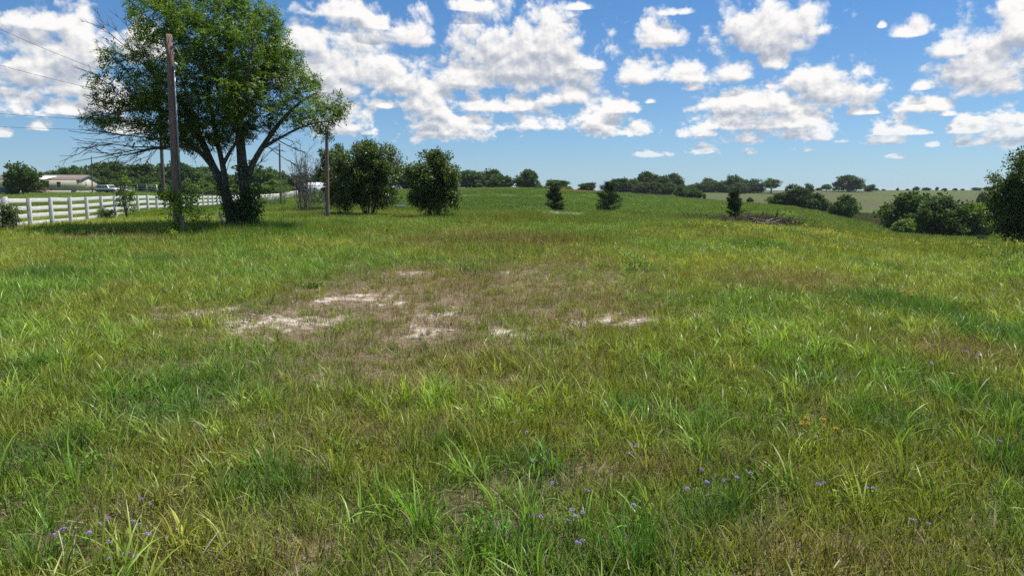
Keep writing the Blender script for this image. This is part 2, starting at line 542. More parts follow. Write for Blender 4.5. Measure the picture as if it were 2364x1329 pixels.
def plain(name, col, rough=0.7, var=0.25, scale=6.0, metal=0.0, spec=0.3, bump=0.0, col2=None, stretch=(1, 1, 1)):
    m, t = new_mat(name)
    L = t.links.new
    p = nd(t, 'ShaderNodeBsdfPrincipled'); o = nd(t, 'ShaderNodeOutputMaterial')
    L(p.outputs[0], o.inputs[0])
    tc = nd(t, 'ShaderNodeTexCoord'); mp = nd(t, 'ShaderNodeMapping')
    mp.inputs['Scale'].default_value = stretch
    L(tc.outputs['Object'], mp.inputs[0])
    n = nd(t, 'ShaderNodeTexNoise'); n.inputs['Scale'].default_value = scale; n.inputs['Detail'].default_value = 5
    n.inputs['Roughness'].default_value = 0.65
    L(mp.outputs[0], n.inputs['Vector'])
    mx = nd(t, 'ShaderNodeMix', data_type='RGBA')
    c2 = col2 or tuple(max(0.0, c * (1 - 2 * var)) for c in col)
    mx.inputs['A'].default_value = (*c2, 1)
    mx.inputs['B'].default_value = (*(c * (1 + var * 0.6) for c in col), 1)
    L(maprange(t, n.outputs[0], 0.3, 0.7), mx.inputs['Factor'])
    L(mx.outputs['Result'], p.inputs['Base Color'])
    p.inputs['Roughness'].default_value = rough
    p.inputs['Metallic'].default_value = metal
    p.inputs['Specular IOR Level'].default_value = spec
    if bump:
        b = nd(t, 'ShaderNodeBump'); b.inputs['Strength'].default_value = bump; b.inputs['Distance'].default_value = 0.02
        L(n.outputs[0], b.inputs['Height']); L(b.outputs[0], p.inputs['Normal'])
    return m

def leafy(name, dark, light, trans=0.35, tint=False, rough=0.5, spec=0.35, along=None):
    """foliage: per-leaf value 'var' between two colours, some light passing through"""
    m, t = new_mat(name)
    L = t.links.new
    a = nd(t, 'ShaderNodeAttribute'); a.attribute_name = 'var'
    mx = nd(t, 'ShaderNodeMix', data_type='RGBA')
    mx.inputs['A'].default_value = (*dark, 1); mx.inputs['B'].default_value = (*light, 1)
    L(a.outputs['Fac'], mx.inputs['Factor'])
    c = mx.outputs['Result']
    if along is not None:                    # dry tips: colour at the end of each blade
        b = nd(t, 'ShaderNodeAttribute'); b.attribute_name = 'tip'
        m2 = nd(t, 'ShaderNodeMix', data_type='RGBA')
        L(b.outputs['Fac'], m2.inputs['Factor']); L(c, m2.inputs['A']); m2.inputs['B'].default_value = (*along, 1)
        c = m2.outputs['Result']
    if tint:
        ti = nd(t, 'ShaderNodeAttribute'); ti.attribute_name = 'tint'; ti.attribute_type = 'INSTANCER'
        m3 = nd(t, 'ShaderNodeMix', data_type='RGBA', blend_type='MULTIPLY')
        m3.inputs['Factor'].default_value = 1.0
        L(c, m3.inputs['A']); L(ti.outputs['Color'], m3.inputs['B'])
        c = m3.outputs['Result']
    p = nd(t, 'ShaderNodeBsdfPrincipled')
    p.inputs['Roughness'].default_value = rough
    p.inputs['Specular IOR Level'].default_value = spec
    L(c, p.inputs['Base Color'])
    tr = nd(t, 'ShaderNodeBsdfTranslucent')
    sc = nd(t, 'ShaderNodeMix', data_type='RGBA', blend_type='MULTIPLY')
    sc.inputs['Factor'].default_value = 1.0
    L(c, sc.inputs['A']); sc.inputs['B'].default_value = (1.25, 1.25, 0.6, 1)
    L(sc.outputs['Result'], tr.inputs['Color'])
    ms = nd(t, 'ShaderNodeMixShader'); ms.inputs[0].default_value = trans
    L(p.outputs[0], ms.inputs[1]); L(tr.outputs[0], ms.inputs[2])
    o = nd(t, 'ShaderNodeOutputMaterial'); L(ms.outputs[0], o.inputs[0])
    return m

M_BARK = plain('bark', (0.155, 0.135, 0.115), 0.9, 0.45, 9, bump=0.8, stretch=(2.5, 2.5, 0.6))
M_TWIG = plain('dead_twig', (0.155, 0.135, 0.12), 0.9, 0.35, 5)
M_GREYTWIG = plain('grey_twig', (0.21, 0.175, 0.165), 0.9, 0.35, 5)
M_POLE = plain('weathered_pole_wood', (0.25, 0.165, 0.125), 0.85, 0.3, 7, bump=0.5, stretch=(6, 6, 0.35), col2=(0.12, 0.080, 0.062))
M_POLEGREY = plain('grey_pole_wood', (0.18, 0.14, 0.12), 0.85, 0.4, 7, bump=0.5, stretch=(6, 6, 0.35))
M_POSTWOOD = plain('old_post_wood', (0.30, 0.23, 0.15), 0.85, 0.35, 9, bump=0.5, stretch=(6, 6, 0.5))
M_GALV = plain('galvanised_pipe', (0.33, 0.36, 0.38), 0.5, 0.15, 5, metal=0.4)
M_WHITE = plain('white_fence_paint', (0.76, 0.76, 0.73), 0.6, 0.05, 7, bump=0.15, col2=(0.55, 0.54, 0.50))
M_WIRE = plain('wire', (0.03, 0.03, 0.035), 0.6, 0.1)
M_LEAF = leafy('ash_leaf', (0.045, 0.098, 0.013), (0.150, 0.245, 0.028), 0.38)
M_LEAFDARK = leafy('myrtle_leaf', (0.040, 0.076, 0.016), (0.115, 0.170, 0.034), 0.30)
M_LEAFFAR = leafy('woodland_leaf', (0.034, 0.070, 0.017), (0.095, 0.155, 0.033), 0.26, spec=0.12, rough=0.7)
M_JUNIPER = leafy('juniper_foliage', (0.026, 0.048, 0.020), (0.062, 0.095, 0.034), 0.15, rough=0.7, spec=0.15)
M_VINE = leafy('vine_leaf', (0.15, 0.24, 0.025), (0.34, 0.46, 0.055), 0.45)
M_IVY = leafy('trunk_vine_leaf', (0.04, 0.08, 0.013), (0.10, 0.17, 0.025), 0.34)

# ------------------------------------------------------------------ ground zones, in the place's own coordinates
def patch(px, py, rx, ry):
    c = ground_at(px, py)
    d = np.linalg.norm(c - np.array([0, 0, H]))
    y0 = ground_at(px, py + ry)[1]; y1 = ground_at(px, py - ry)[1]
    return (c[0], c[1], rx / FPX * d, max(0.15, (y1 - y0) / 2))

def pmask(X, Y, patches, soft=0.5, wob=0.35):
    m = np.zeros_like(X)
    wx = (fbm(X * 1.3, Y * 1.3, 21, 3) - 0.5) * 2 * wob
    wy = (fbm(X * 1.3 + 40, Y * 1.3, 22, 3) - 0.5) * 2 * wob
    for (cx, cy, rx, ry) in patches:
        r = np.hypot((X - cx) / rx + wx, (Y - cy) / ry + wy)
        m = np.maximum(m, 1 - sstep(r, 1 - soft, 1 + soft * 0.4))
    return m

BARE = [patch(*a) for a in [(690, 742, 150, 24), (455, 722, 100, 17), (555, 740, 85, 17), (800, 690, 130, 16), (975, 765, 90, 24), (1175, 772, 75, 20),
        (1430, 738, 110, 18), (1340, 745, 60, 14), (810, 612, 55, 8), (960, 630, 60, 7), (1180, 632, 60, 7), (900, 700, 70, 10), (560, 760, 80, 12), (1000, 730, 90, 14), (390, 708, 28, 8)]]
BARE_CLEAR = [(a, b - 0.30, c * 1.05, d * 1.1 + 0.28) for a, b, c, d in BARE]
CENTRE = [patch(960, 690, 420, 105), patch(1300, 650, 240, 70)]
BROWN = [patch(*a) for a in [(980, 690, 430, 110), (1300, 640, 260, 70), (1150, 560, 260, 22), (1830, 650, 200, 30), (700, 1290, 200, 60), (2200, 820, 120, 40), (1900, 1290, 250, 60),
        (300, 555, 160, 10), (1500, 1100, 200, 40)]]
LUSH = [patch(*a) for a in [(420, 930, 150, 60), (640, 1130, 130, 60), (1240, 1090, 110, 50), (1440, 1285, 90, 60), (1230, 1270, 120, 50), (2060, 985, 110, 55), (2060, 712, 110, 34),
        (2255, 765, 75, 38), (2320, 960, 90, 80), (70, 1060, 90, 50), (1720, 1130, 100, 60), (1000, 1040, 60, 30), (1640, 1200, 60, 50), (2350, 1080, 80, 50), (100, 1300, 90, 40), (1760, 575, 90, 12), (2020, 622, 50, 12), (350, 607, 60, 10), (100, 640, 90, 16), (1480, 960, 90, 30), (1850, 880, 80, 24), (50, 870, 60, 40)]]
LIME = [patch(*a) for a in [(1760, 795, 210, 65), (1380, 640, 160, 30), (560, 780, 260, 40), (180, 770, 160, 40), (1120, 950, 300, 60), (620, 1010, 200, 60), (150, 830, 160, 60)]]

def zone_colour(X, Y):
    """base colour of the sward (linear RGB), by what grows there"""
    n1 = fbm(X * 0.55, Y * 0.55, 31, 4); n2 = fbm(X * 0.11, Y * 0.11, 35, 4); n3 = fbm(X * 2.3, Y * 2.3, 39, 3)
    c = np.zeros(X.shape + (3,))
    olive = np.array([0.228, 0.268, 0.046]); green = np.array([0.165, 0.268, 0.040]); yell = np.array([0.312, 0.338, 0.055])
    brown = np.array([0.245, 0.180, 0.085]); lush = np.array([0.085, 0.190, 0.034])
    w = sstep(n1, 0.35, 0.65)[..., None]
    c[:] = olive * (1 - w) + green * w
    w = (sstep(n2, 0.52, 0.72) * 0.7)[..., None]
    c = c * (1 - w) + yell * w
    w = (pmask(X, Y, BROWN, 0.8) * 0.55 + sstep(n3, 0.60, 0.8) * 0.28)[..., None].clip(0, .8)
    c = c * (1 - w) + brown * w
    w = (pmask(X, Y, LIME, 0.7) * 0.45)[..., None]
    c = c * (1 - w) + np.array([0.23, 0.32, 0.038]) * w
    w = (pmask(X, Y, LUSH, 0.5, 0.25) * 0.75)[..., None]
    c = c * (1 - w) + lush * w
    # far slopes: fresh green hill, mauve-brown meadow beyond it
    px = 1182 + FPX * X / np.maximum(Y, 5)
    far = sstep(Y, 38, 75)[..., None]
    nh = fbm(X * 0.06, Y * 0.02, 51, 4); nb = fbm(X * 0.02, Y * 0.09, 55, 4)
    hill = np.array([0.125, 0.205, 0.042]) * (0.72 + 0.55 * nh)[..., None]
    w = sstep(nb, 0.5, 0.75)[..., None] * 0.55
    hill = hill * (1 - w) + np.array([0.210, 0.260, 0.042]) * w
    c = c * (1 - far) + hill * far
    edge = np.interp(px, [1180, 1300, 1500, 1800, 1950, 2050, 2150, 2400], [240, 222, 208, 178, 150, 140, 130, 150])
    mead = sstep(Y, edge, edge + 12)[..., None] * sstep(px, 1180, 1290)[..., None]
    nm = fbm(X * 0.02, Y * 0.03, 61, 4)
    mc = np.array([0.090, 0.080, 0.046]) * (0.8 + 0.4 * n2)[..., None]
    w = (0.35 + 0.55 * sstep(nm, 0.42, 0.62))[..., None]
    mc = mc * (1 - w) + np.array([0.080, 0.108, 0.028]) * w
    w = sstep(Y, 400, 440)[..., None] * 0.6
    mc = mc * (1 - w) + np.array([0.085, 0.105, 0.032]) * w
    return c * (1 - mead) + mc * mead

# ------------------------------------------------------------------ ground sheet
def axis(lo, hi, fine, grow, cap):
    out = [0.0]; s = fine
    while out[-1] < hi:
        out.append(out[-1] + s); s = min(s * grow, cap)
    neg = [0.0]; s = fine
    while neg[-1] > lo:
        neg.append(neg[-1] - s); s = min(s * grow, cap)
    return np.array(neg[:0:-1] + out)

gx = axis(-6000, 6000, 0.11, 1.021, 400)
gy0 = axis(-40, 6000, 0.11, 1.0145, 400)
GX, GY = np.meshgrid(gx, gy0)
GZ = terrain(GX, GY)
nyy, nxx = GX.shape
idx = np.arange(nyy * nxx).reshape(nyy, nxx)
gf = np.stack([idx[:-1, :-1], idx[:-1, 1:], idx[1:, 1:], idx[1:, :-1]], -1).reshape(-1, 4)
gb = pmask(GX, GY, BARE, 0.75, 0.5)
gc = zone_colour(GX, GY)
ground_me = mesh_from('ground', np.stack([GX, GY, GZ], -1), gf, [], smooth=True,
                      pattrs={'bare': gb.ravel(), 'sward': gc.reshape(-1, 3), 'brown': pmask(GX, GY, BROWN, 0.8).ravel(), 'far': sstep(GY, 30, 80).ravel()})

def ground_material():
    m, t = new_mat('field_soil')
    L = t.links.new
    tc = nd(t, 'ShaderNodeTexCoord')
    def noise(scale, detail=6, rough=0.65, vec=None):
        n = nd(t, 'ShaderNodeTexNoise'); n.inputs['Scale'].default_value = scale; n.inputs['Detail'].default_value = detail
        n.inputs['Roughness'].default_value = rough
        L(vec or tc.outputs['Object'], n.inputs['Vector'])
        return n.outputs[0]
    def attr(k):
        a = nd(t, 'ShaderNodeAttribute'); a.attribute_name = k
        return a
    def mix(f, a, b):
        x = nd(t, 'ShaderNodeMix', data_type='RGBA')
        L(f, x.inputs['Factor'])
        for s, v in (('A', a), ('B', b)):
            if isinstance(v, tuple): x.inputs[s].default_value = (*v, 1)
            else: L(v, x.inputs[s])
        return x.outputs['Result']
    n_f = noise(14, 8); n_m = noise(2.2, 6); n_s = noise(55, 4)
    thatch = mix(maprange(t, n_f, 0.32, 0.68), (0.032, 0.030, 0.014), (0.105, 0.092, 0.045))  # thatch over soil, colour darkened to imitate the shade between plants
    thatch = mix(maprange(t, n_s, 0.55, 0.75), thatch, (0.17, 0.15, 0.085))
    brownish = mix(maprange(t, n_f, 0.35, 0.7), (0.115, 0.080, 0.054), (0.29, 0.215, 0.155))
    base = mix(mth(t, 'MULTIPLY', attr('brown').outputs['Fac'], 0.8), thatch, brownish)
    mp = nd(t, 'ShaderNodeMapping'); mp.inputs['Scale'].default_value = (1.0, 1.35, 1.0)
    L(tc.outputs['Object'], mp.inputs[0])
    vo = nd(t, 'ShaderNodeTexVoronoi', feature='DISTANCE_TO_EDGE'); vo.inputs['Scale'].default_value = 7.5
    wv = vmt(t, 'MULTIPLY_ADD', nd(t, 'ShaderNodeTexNoise').outputs['Color'], (0.25, 0.25, 0.25), mp.outputs[0])
    L(wv, vo.inputs['Vector'])
    crack = maprange(t, vo.outputs['Distance'], 0.0, 0.05)
    chalk = mix(maprange(t, n_m, 0.3, 0.72), (0.28, 0.215, 0.16), (0.62, 0.56, 0.49))
    chalk = mix(crack, (0.24, 0.18, 0.13), chalk)
    chalk = mix(maprange(t, n_s, 0.5, 0.8), chalk, (0.52, 0.45, 0.36))
    bm = mth(t, 'ADD', attr('bare').outputs['Fac'], mth(t, 'MULTIPLY', mth(t, 'SUBTRACT', n_m, 0.5), 2.6))
    bm2 = mth(t, 'ADD', bm, mth(t, 'MULTIPLY', mth(t, 'SUBTRACT', n_f, 0.5), 1.6))
    base = mix(maprange(t, bm2, 0.30, 0.62), base, brownish)
    base = mix(maprange(t, bm2, 0.45, 1.35), base, chalk)
    # far away the sward itself is the surface
    mp2 = nd(t, 'ShaderNodeMapping'); mp2.inputs['Scale'].default_value = (1.0, 0.55, 1.0)
    L(tc.outputs['Object'], mp2.inputs[0])
    n_a = noise(1.1, 9, 0.72, mp2.outputs[0])
    sw = nd(t, 'ShaderNodeHueSaturation')
    L(attr('sward').outputs['Color'], sw.inputs['Color'])
    L(maprange(t, n_a, 0.25, 0.75, 0.50, 1.25), sw.inputs['Value'])
    base = mix(attr('far').outputs['Fac'], base, sw.outputs[0])
    p = nd(t, 'ShaderNodeBsdfPrincipled')
    p.inputs['Roughness'].default_value = 0.95
    p.inputs['Specular IOR Level'].default_value = 0.1
    L(base, p.inputs['Base Color'])
    b = nd(t, 'ShaderNodeBump'); b.inputs['Strength'].default_value = 0.7; b.inputs['Distance'].default_value = 0.03
    hh = mth(t, 'ADD', mth(t, 'MULTIPLY', n_f, 0.7), mth(t, 'MULTIPLY', crack, mth(t, 'MULTIPLY', maprange(t, bm2, 0.6, 0.8), 0.5)))
    L(hh, b.inputs['Height']); L(b.outputs[0], p.inputs['Normal'])
    o = nd(t, 'ShaderNodeOutputMaterial'); L(p.outputs[0], o.inputs[0])
    return m

ground_me.materials.append(ground_material())
ground = tag(link('ground', ground_me), 'grassy field rolling down to a swale and up to a far ridge', kind='structure')

# ------------------------------------------------------------------ grass
M_BLADE = leafy('grass_blade', (0.55, 0.56, 0.50), (1.45, 1.38, 1.25), 0.34, tint=True, rough=0.55, spec=0.18)
M_BROAD = leafy('broad_blade', (0.65, 0.70, 0.55), (1.70, 1.62, 1.85), 0.38, tint=True, rough=0.42, spec=0.42)
M_STRAW = leafy('dry_straw', (0.20, 0.155, 0.090), (0.47, 0.40, 0.27), 0.22, rough=0.7, spec=0.2)
M_RUST = leafy('rusty_stem', (0.17, 0.085, 0.05), (0.30, 0.17, 0.10), 0.22, rough=0.7, spec=0.2)
M_WEED = leafy('weed_leaf', (0.60, 0.70, 0.50), (1.25, 1.25, 1.1), 0.34, tint=True, rough=0.55, spec=0.25)

def blades(rng, n, base_r, hmin, hmax, wmin, wmax, lean, curl, seg=4, patch_r=None):
    """n grass blades as bent tapering ribbons; returns verts, faces, var"""
    ang = rng.uniform(0, 2 * math.pi, n)
    rr = base_r * np.sqrt(rng.uniform(0, 1, n))
    bx, by = rr * np.cos(ang), rr * np.sin(ang)
    az = rng.uniform(0, 2 * math.pi, n) if patch_r else ang + rng.normal(0, 0.8, n)
    h = rng.uniform(hmin, hmax, n) * rng.uniform(0.75, 1.1, n)
    w = rng.uniform(wmin, wmax, n)
    th0 = np.abs(rng.normal(0, lean, n)); k = rng.uniform(0.3, 1.0, n) * curl
    V = np.zeros((n, seg + 1, 2, 3))
    px = bx.copy(); py = by.copy(); pz = np.full(n, -0.01)
    side = az + math.pi / 2 + rng.normal(0, 0.5, n)
    for s in range(seg + 1):
        f = s / seg
        ww = w * (1 - f ** 1.8) * (0.65 + 0.9 * f * (1 - f)) + 0.0006
        V[:, s, 0] = np.stack([px - np.cos(side) * ww / 2, py - np.sin(side) * ww / 2, pz], -1)
        V[:, s, 1] = np.stack([px + np.cos(side) * ww / 2, py + np.sin(side) * ww / 2, pz], -1)
        th = th0 + k * (f ** 1.4)
        st = h / seg
        px = px + np.cos(az) * np.sin(th) * st; py = py + np.sin(az) * np.sin(th) * st; pz = pz + np.cos(th) * st
    b = np.arange(n)[:, None] * (seg + 1) * 2 + np.arange(seg)[None] * 2
    F = np.stack([b, b + 1, b + 3, b + 2], -1).reshape(-1, 4)
    var = np.repeat(rng.uniform(0, 1, n), seg)
    return V.reshape(-1, 3), F, var

def join_parts(name, parts, mats):
    V = []; F = []; A = []; I = []; k = 0
    for (v, f, a, mi) in parts:
        V.append(v); F.append(f + k); A.append(a); I.append(np.full(len(f), mi)); k += len(v)
    return mesh_from(name, np.concatenate(V), np.concatenate(F), mats, attrs={'var': np.concatenate(A)}, mat_idx=np.concatenate(I), smooth=True)

PROTO = {}
def proto(kind, me):
    o = bpy.data.objects.new(kind + '_plant', me)
    PROTO.setdefault(kind, []).append(o)

def leaf_rhombs(c, d, nrm, ln, wd):
    """leaf-shaped quads: centres-at-stalk c, direction d, face normal nrm"""
    s = np.cross(d, nrm); s /= np.maximum(np.linalg.norm(s, axis=1, keepdims=True), 1e-9)
    ln = np.broadcast_to(ln, (len(c),))[:, None]; wd = np.broadcast_to(wd, (len(c),))[:, None]
    n2 = np.cross(s, d)
    mid = c + d * ln * 0.45 + n2 * ln * 0.06
    V = np.stack([c, mid + s * wd / 2, c + d * ln, mid - s * wd / 2], 1).reshape(-1, 3)
    F = np.arange(len(c) * 4).reshape(-1, 4)
    return V, F

def runit(rng, n):
    v = rng.normal(size=(n, 3))
    return v / np.maximum(np.linalg.norm(v, axis=1, keepdims=True), 1e-9)

def forb(rng, n, h, ll, lw, spread):
    V = []; F = []; k = 0
    for i in range(n):
        a = rng.uniform(0, 2 * math.pi); hh = h * rng.uniform(0.5, 1.0)
        b = np.array([math.cos(a), math.sin(a), 0]) * spread * rng.uniform(0, 1)
        tip = b * 1.4 + np.array([rng.normal(0, .25) * hh, rng.normal(0, .25) * hh, hh])
        m = int(rng.integers(7, 13))
        f = rng.uniform(0.2, 1, m)[:, None]
        c = b * (1 - f) + tip * f
        d = runit(rng, m); d[:, 2] = np.abs(d[:, 2]) * 0.6; d /= np.linalg.norm(d, axis=1, keepdims=True)
        nn = runit(rng, m) * 0.5 + np.array([0, 0, 1])
        v, ff = leaf_rhombs(c, d, nn, rng.uniform(.6, 1.2, m) * ll, rng.uniform(.7, 1.2, m) * lw)
        V.append(v); F.append(ff + k); k += len(v)
        v, ff = tube_arrays(np.stack([b, (b + tip) / 2 + rng.normal(0, .01, 3), tip]), np.array([.0022, .0018, .001]), 3)
        V.append(v); F.append(ff + k); k += len(v)
    V = np.concatenate(V); F = np.concatenate(F)
    return V, F, rng.uniform(0, 1, len(F))

rg = np.random.default_rng(11)
for i in range(6):       # short turf: fine leaning blades, dry ones among them
    p = [(*blades(rg, 52, 0.17, 0.07, 0.19, 0.005, 0.0105, 0.5, 1.3, 3, True), 0),
         (*blades(rg, 9, 0.17, 0.04, 0.13, 0.002, 0.0045, 0.75, 1.2, 3, True), 1)]
    proto('turf', join_parts('turf', p, [M_BLADE, M_STRAW]))
for i in range(7):       # broad arching blades
    p = [(*blades(rg, 11 + i, 0.07, 0.20, 0.46, 0.009, 0.019, 0.32, 1.9, 6), 0),
         (*blades(rg, 14, 0.10, 0.08, 0.22, 0.005, 0.010, 0.5, 1.3, 4), 0),
         (*blades(rg, 3, 0.05, 0.12, 0.30, 0.004, 0.009, 0.6, 1.5, 4), 1)]
    proto('broad', join_parts('broad', p, [M_BROAD, M_STRAW]))
for i in range(5):       # dense fine tufts
    p = [(*blades(rg, 90, 0.11, 0.14, 0.34, 0.004, 0.0075, 0.28, 1.0, 5), 0),
         (*blades(rg, 8, 0.10, 0.12, 0.26, 0.002, 0.004, 0.5, 1.1, 4), 1)]
    proto('tuft', join_parts('tuft', p, [M_BLADE, M_STRAW]))
for i in range(5):       # dry litter and stalks
    p = [(*blades(rg, 26, 0.20, 0.06, 0.24, 0.002, 0.0042, 0.95, 0.9, 3, True), 0),
         (*blades(rg, 5, 0.12, 0.15, 0.40, 0.002, 0.0036, 0.45, 0.7, 3, True), 1 if i % 2 else 0)]
    proto('dry', join_parts('dry', p, [M_STRAW, M_RUST]))
for i in range(5):       # leafy weeds
    v, f, a = forb(rg, 7, 0.16, 0.030, 0.012, 0.10)
    proto('forb', join_parts('forb', [(v, f, a, 0)], [M_WEED]))
for i in range(4):       # thatch of stems lying low: fills the sward between the plants
    p = [(*blades(rg, 75, 0.30, 0.06, 0.15, 0.005, 0.010, 0.8, 1.2, 2, True), 0),
         (*blades(rg, 15, 0.30, 0.04, 0.12, 0.003, 0.006, 1.0, 0.9, 2, True), 1)]
    proto('mat', join_parts('mat', p, [M_BLADE, M_STRAW]))
for i in range(5):       # a square-metre piece of meadow for the distance
    p = [(*blades(rg, 170, 0.75, 0.12, 0.34, 0.010, 0.024, 0.45, 1.2, 2, True), 0),
         (*blades(rg, 22, 0.75, 0.10, 0.34, 0.008, 0.016, 0.5, 1.0, 2, True), 1)]
    proto('meadow', join_parts('meadow', p, [M_BLADE, M_STRAW]))
for i in range(4):       # larger pieces for the hillside
    p = [(*blades(rg, 190, 1.7, 0.15, 0.42, 0.03, 0.07, 0.5, 1.1, 2, True), 0),
         (*blades(rg, 14, 1.7, 0.12, 0.40, 0.02, 0.05, 0.5, 1.0, 2, True), 1)]
    proto('slope', join_parts('slope', p, [M_BLADE, M_STRAW]))

def scatter_tree(kind):
    """node tree that stands the plants of one kind on the points of the mesh"""
    c = bpy.data.collections.new(kind + '_plants')
    for o in PROTO[kind]:
        c.objects.link(o)
    g = bpy.data.node_groups.new(kind + '_scatter', 'GeometryNodeTree')
    g.interface.new_socket('Geometry', in_out='INPUT', socket_type='NodeSocketGeometry')
    g.interface.new_socket('Geometry', in_out='OUTPUT', socket_type='NodeSocketGeometry')
    gi = nd(g, 'NodeGroupInput'); go = nd(g, 'NodeGroupOutput')
    ci = nd(g, 'GeometryNodeCollectionInfo'); ci.inputs['Collection'].default_value = c
    ci.inputs['Separate Children'].default_value = True; ci.inputs['Reset Children'].default_value = True
    ip = nd(g, 'GeometryNodeInstanceOnPoints')
    def named(k, ty):
        n = nd(g, 'GeometryNodeInputNamedAttribute', data_type=ty); n.inputs['Name'].default_value = k
        return n.outputs['Attribute']
    e = nd(g, 'FunctionNodeEulerToRotation')
    g.links.new(named('rot', 'FLOAT_VECTOR'), e.inputs[0])
    g.links.new(gi.outputs[0], ip.inputs['Points'])
    g.links.new(ci.outputs[0], ip.inputs['Instance'])
    ip.inputs['Pick Instance'].default_value = True
    fi = nd(g, 'FunctionNodeFloatToInt'); g.links.new(named('pick', 'FLOAT'), fi.inputs[0])
    g.links.new(fi.outputs[0], ip.inputs['Instance Index'])
    g.links.new(e.outputs[0], ip.inputs['Rotation'])
    g.links.new(named('size', 'FLOAT_VECTOR'), ip.inputs['Scale'])
    g.links.new(ip.outputs[0], go.inputs[0])
    return g

def spread(rng, y0, y1, dens, margin=3.0, slope=0.80):
    """random points of the field between y0 and y1 metres ahead, as wide as the view and a bit more"""
    area = lambda y: slope * y * y + 2 * margin * y
    n = int(dens * (area(y1) - area(y0)))
    a = rng.uniform(area(y0), area(y1), n)
    y = (-2 * margin + np.sqrt(4 * margin ** 2 + 4 * slope * a)) / (2 * slope)
    x = rng.uniform(-1, 1, n) * (slope * y + margin)
    return x, y

def scatter(name, kind, X, Y, S, tint, label, cat, rng, lean=0.12, hz=None):
    n = len(X)
    Z = terrain(X, Y)
    rot = np.stack([rng.normal(0, lean, n), rng.normal(0, lean, n), rng.uniform(0, 2 * math.pi, n)], -1)
    S = np.asarray(S)
    size = np.stack([S, S, S * (hz if hz is not None else rng.uniform(0.8, 1.2, n))], -1)
    me = mesh_from(name, np.stack([X, Y, Z], -1), np.zeros((0, 4), int), [],
                   pattrs={'rot': rot, 'size': size, 'tint': tint, 'pick': rng.integers(0, len(PROTO[kind]), n).astype(float) + 0.01})
    o = link(name, me)
    md = o.modifiers.new('scatter', 'NODES'); md.node_group = scatter_tree(kind)
    return tag(o, label, cat, kind='stuff')

def keep(m, *arrs):
    return [a[m] for a in arrs]

def tints(rng, X, Y, jitter=0.14):
    c = zone_colour(X, Y)
    return c * (1 + rng.normal(0, jitter, (len(X), 1))).clip(0.5, 1.6) * (1 + rng.normal(0, 0.05, (len(X), 3)))

rng = np.random.default_rng(3)
LUMP = lambda X, Y: fbm(X * 0.9, Y * 0.9, 71, 3)

# short turf
BR = lambda X, Y: pmask(X, Y, BROWN, 0.8) * sstep(Y, 5, 7)
X, Y = spread(rng, 2.2, 26, 40)
b = pmask(X, Y, BARE_CLEAR, 0.7, 0.5)
k = rng.uniform(0, 1, len(X)) < (1 - 0.86 * b) * (1 - 0.40 * BR(X, Y)) * (1 - 0.35 * pmask(X, Y, CENTRE, 0.7)) * (1 - 0.3 * sstep(Y, 12, 26))
X, Y = keep(k, X, Y)
S = rng.uniform(0.75, 1.25, len(X)) * (0.75 + 0.5 * LUMP(X, Y)) * (1 - 0.40 * pmask(X, Y, CENTRE, 0.7)) * (1 + 0.25 * sstep(Y, 10, 26))
scatter('short_grass', 'turf', X, Y, S, tints(rng, X, Y), 'short olive green field grass between the taller tufts', 'grass', rng)
# low thatch
X, Y = spread(rng, 2.2, 34, 20)
k = rng.uniform(0, 1, len(X)) < (1 - 0.55 * sstep(Y, 7, 13)) * (1 - 0.45 * pmask(X, Y, CENTRE, 0.7)) * (1 - 0.80 * pmask(X, Y, BARE_CLEAR, 0.7, 0.5))
X, Y = keep(k, X, Y)
scatter('matted_grass', 'mat', X, Y, rng.uniform(0.8, 1.3, len(X)) * (1 + 0.3 * sstep(Y, 10, 30)), tints(rng, X, Y) * 0.85, 'low matted grass and thatch covering the soil', 'grass', rng)
# broad arching blades
X, Y = spread(rng, 2.2, 42, 25)
w = 0.36 + 0.60 * sstep(LUMP(X + 31, Y), 0.48, 0.66) + 0.75 * pmask(X, Y, LIME, 0.7)
w = w * (0.45 + 0.55 * sstep(Y, 4.2, 6.0)) * (1 - 0.35 * sstep(Y, 14, 30)) * (1 - 0.90 * pmask(X, Y, BARE_CLEAR, 0.6, 0.5)) * (1 - 0.62 * pmask(X, Y, BROWN, 0.7))
k = rng.uniform(0, 1, len(X)) < w
X, Y = keep(k, X, Y)
tt = tints(rng, X, Y) * np.array([1.02, 1.10, 1.05])
scatter('broad_leaved_grass', 'broad', X, Y, rng.uniform(0.6, 1.15, len(X)) * (1 - 0.35 * pmask(X, Y, CENTRE, 0.7)), tt, 'tall lime green grass with broad arching blades', 'grass', rng, 0.15)
# dense tufts
X, Y = spread(rng, 2.2, 42, 8)
w = 0.012 + 0.9 * pmask(X, Y, LUSH, 0.5, 0.25)
w = w * (1 - 0.98 * pmask(X, Y, BARE_CLEAR, 0.6, 0.5))
k = rng.uniform(0, 1, len(X)) < w
X, Y = keep(k, X, Y)
scatter('tufted_grass', 'tuft', X, Y, rng.uniform(0.65, 1.2, len(X)), tints(rng, X, Y) * np.array([0.92, 1.06, 1.1]), 'dense dark green tufts of fine upright grass', 'grass', rng, 0.12)
# dry litter
X, Y = spread(rng, 2.2, 36, 11)
w = 0.22 + 0.80 * pmask(X, Y, BROWN, 0.8) + 0.25 * sstep(LUMP(X, Y + 50), 0.55, 0.7)
w = w * (1 - 0.35 * pmask(X, Y, BARE_CLEAR, 0.6, 0.5))
k = rng.uniform(0, 1, len(X)) < w
X, Y = keep(k, X, Y)
scatter('dry_grass', 'dry', X, Y, rng.uniform(0.7, 1.3, len(X)), tints(rng, X, Y), 'dry tan straw and stalks around the bare patches', 'dry grass', rng, 0.2)
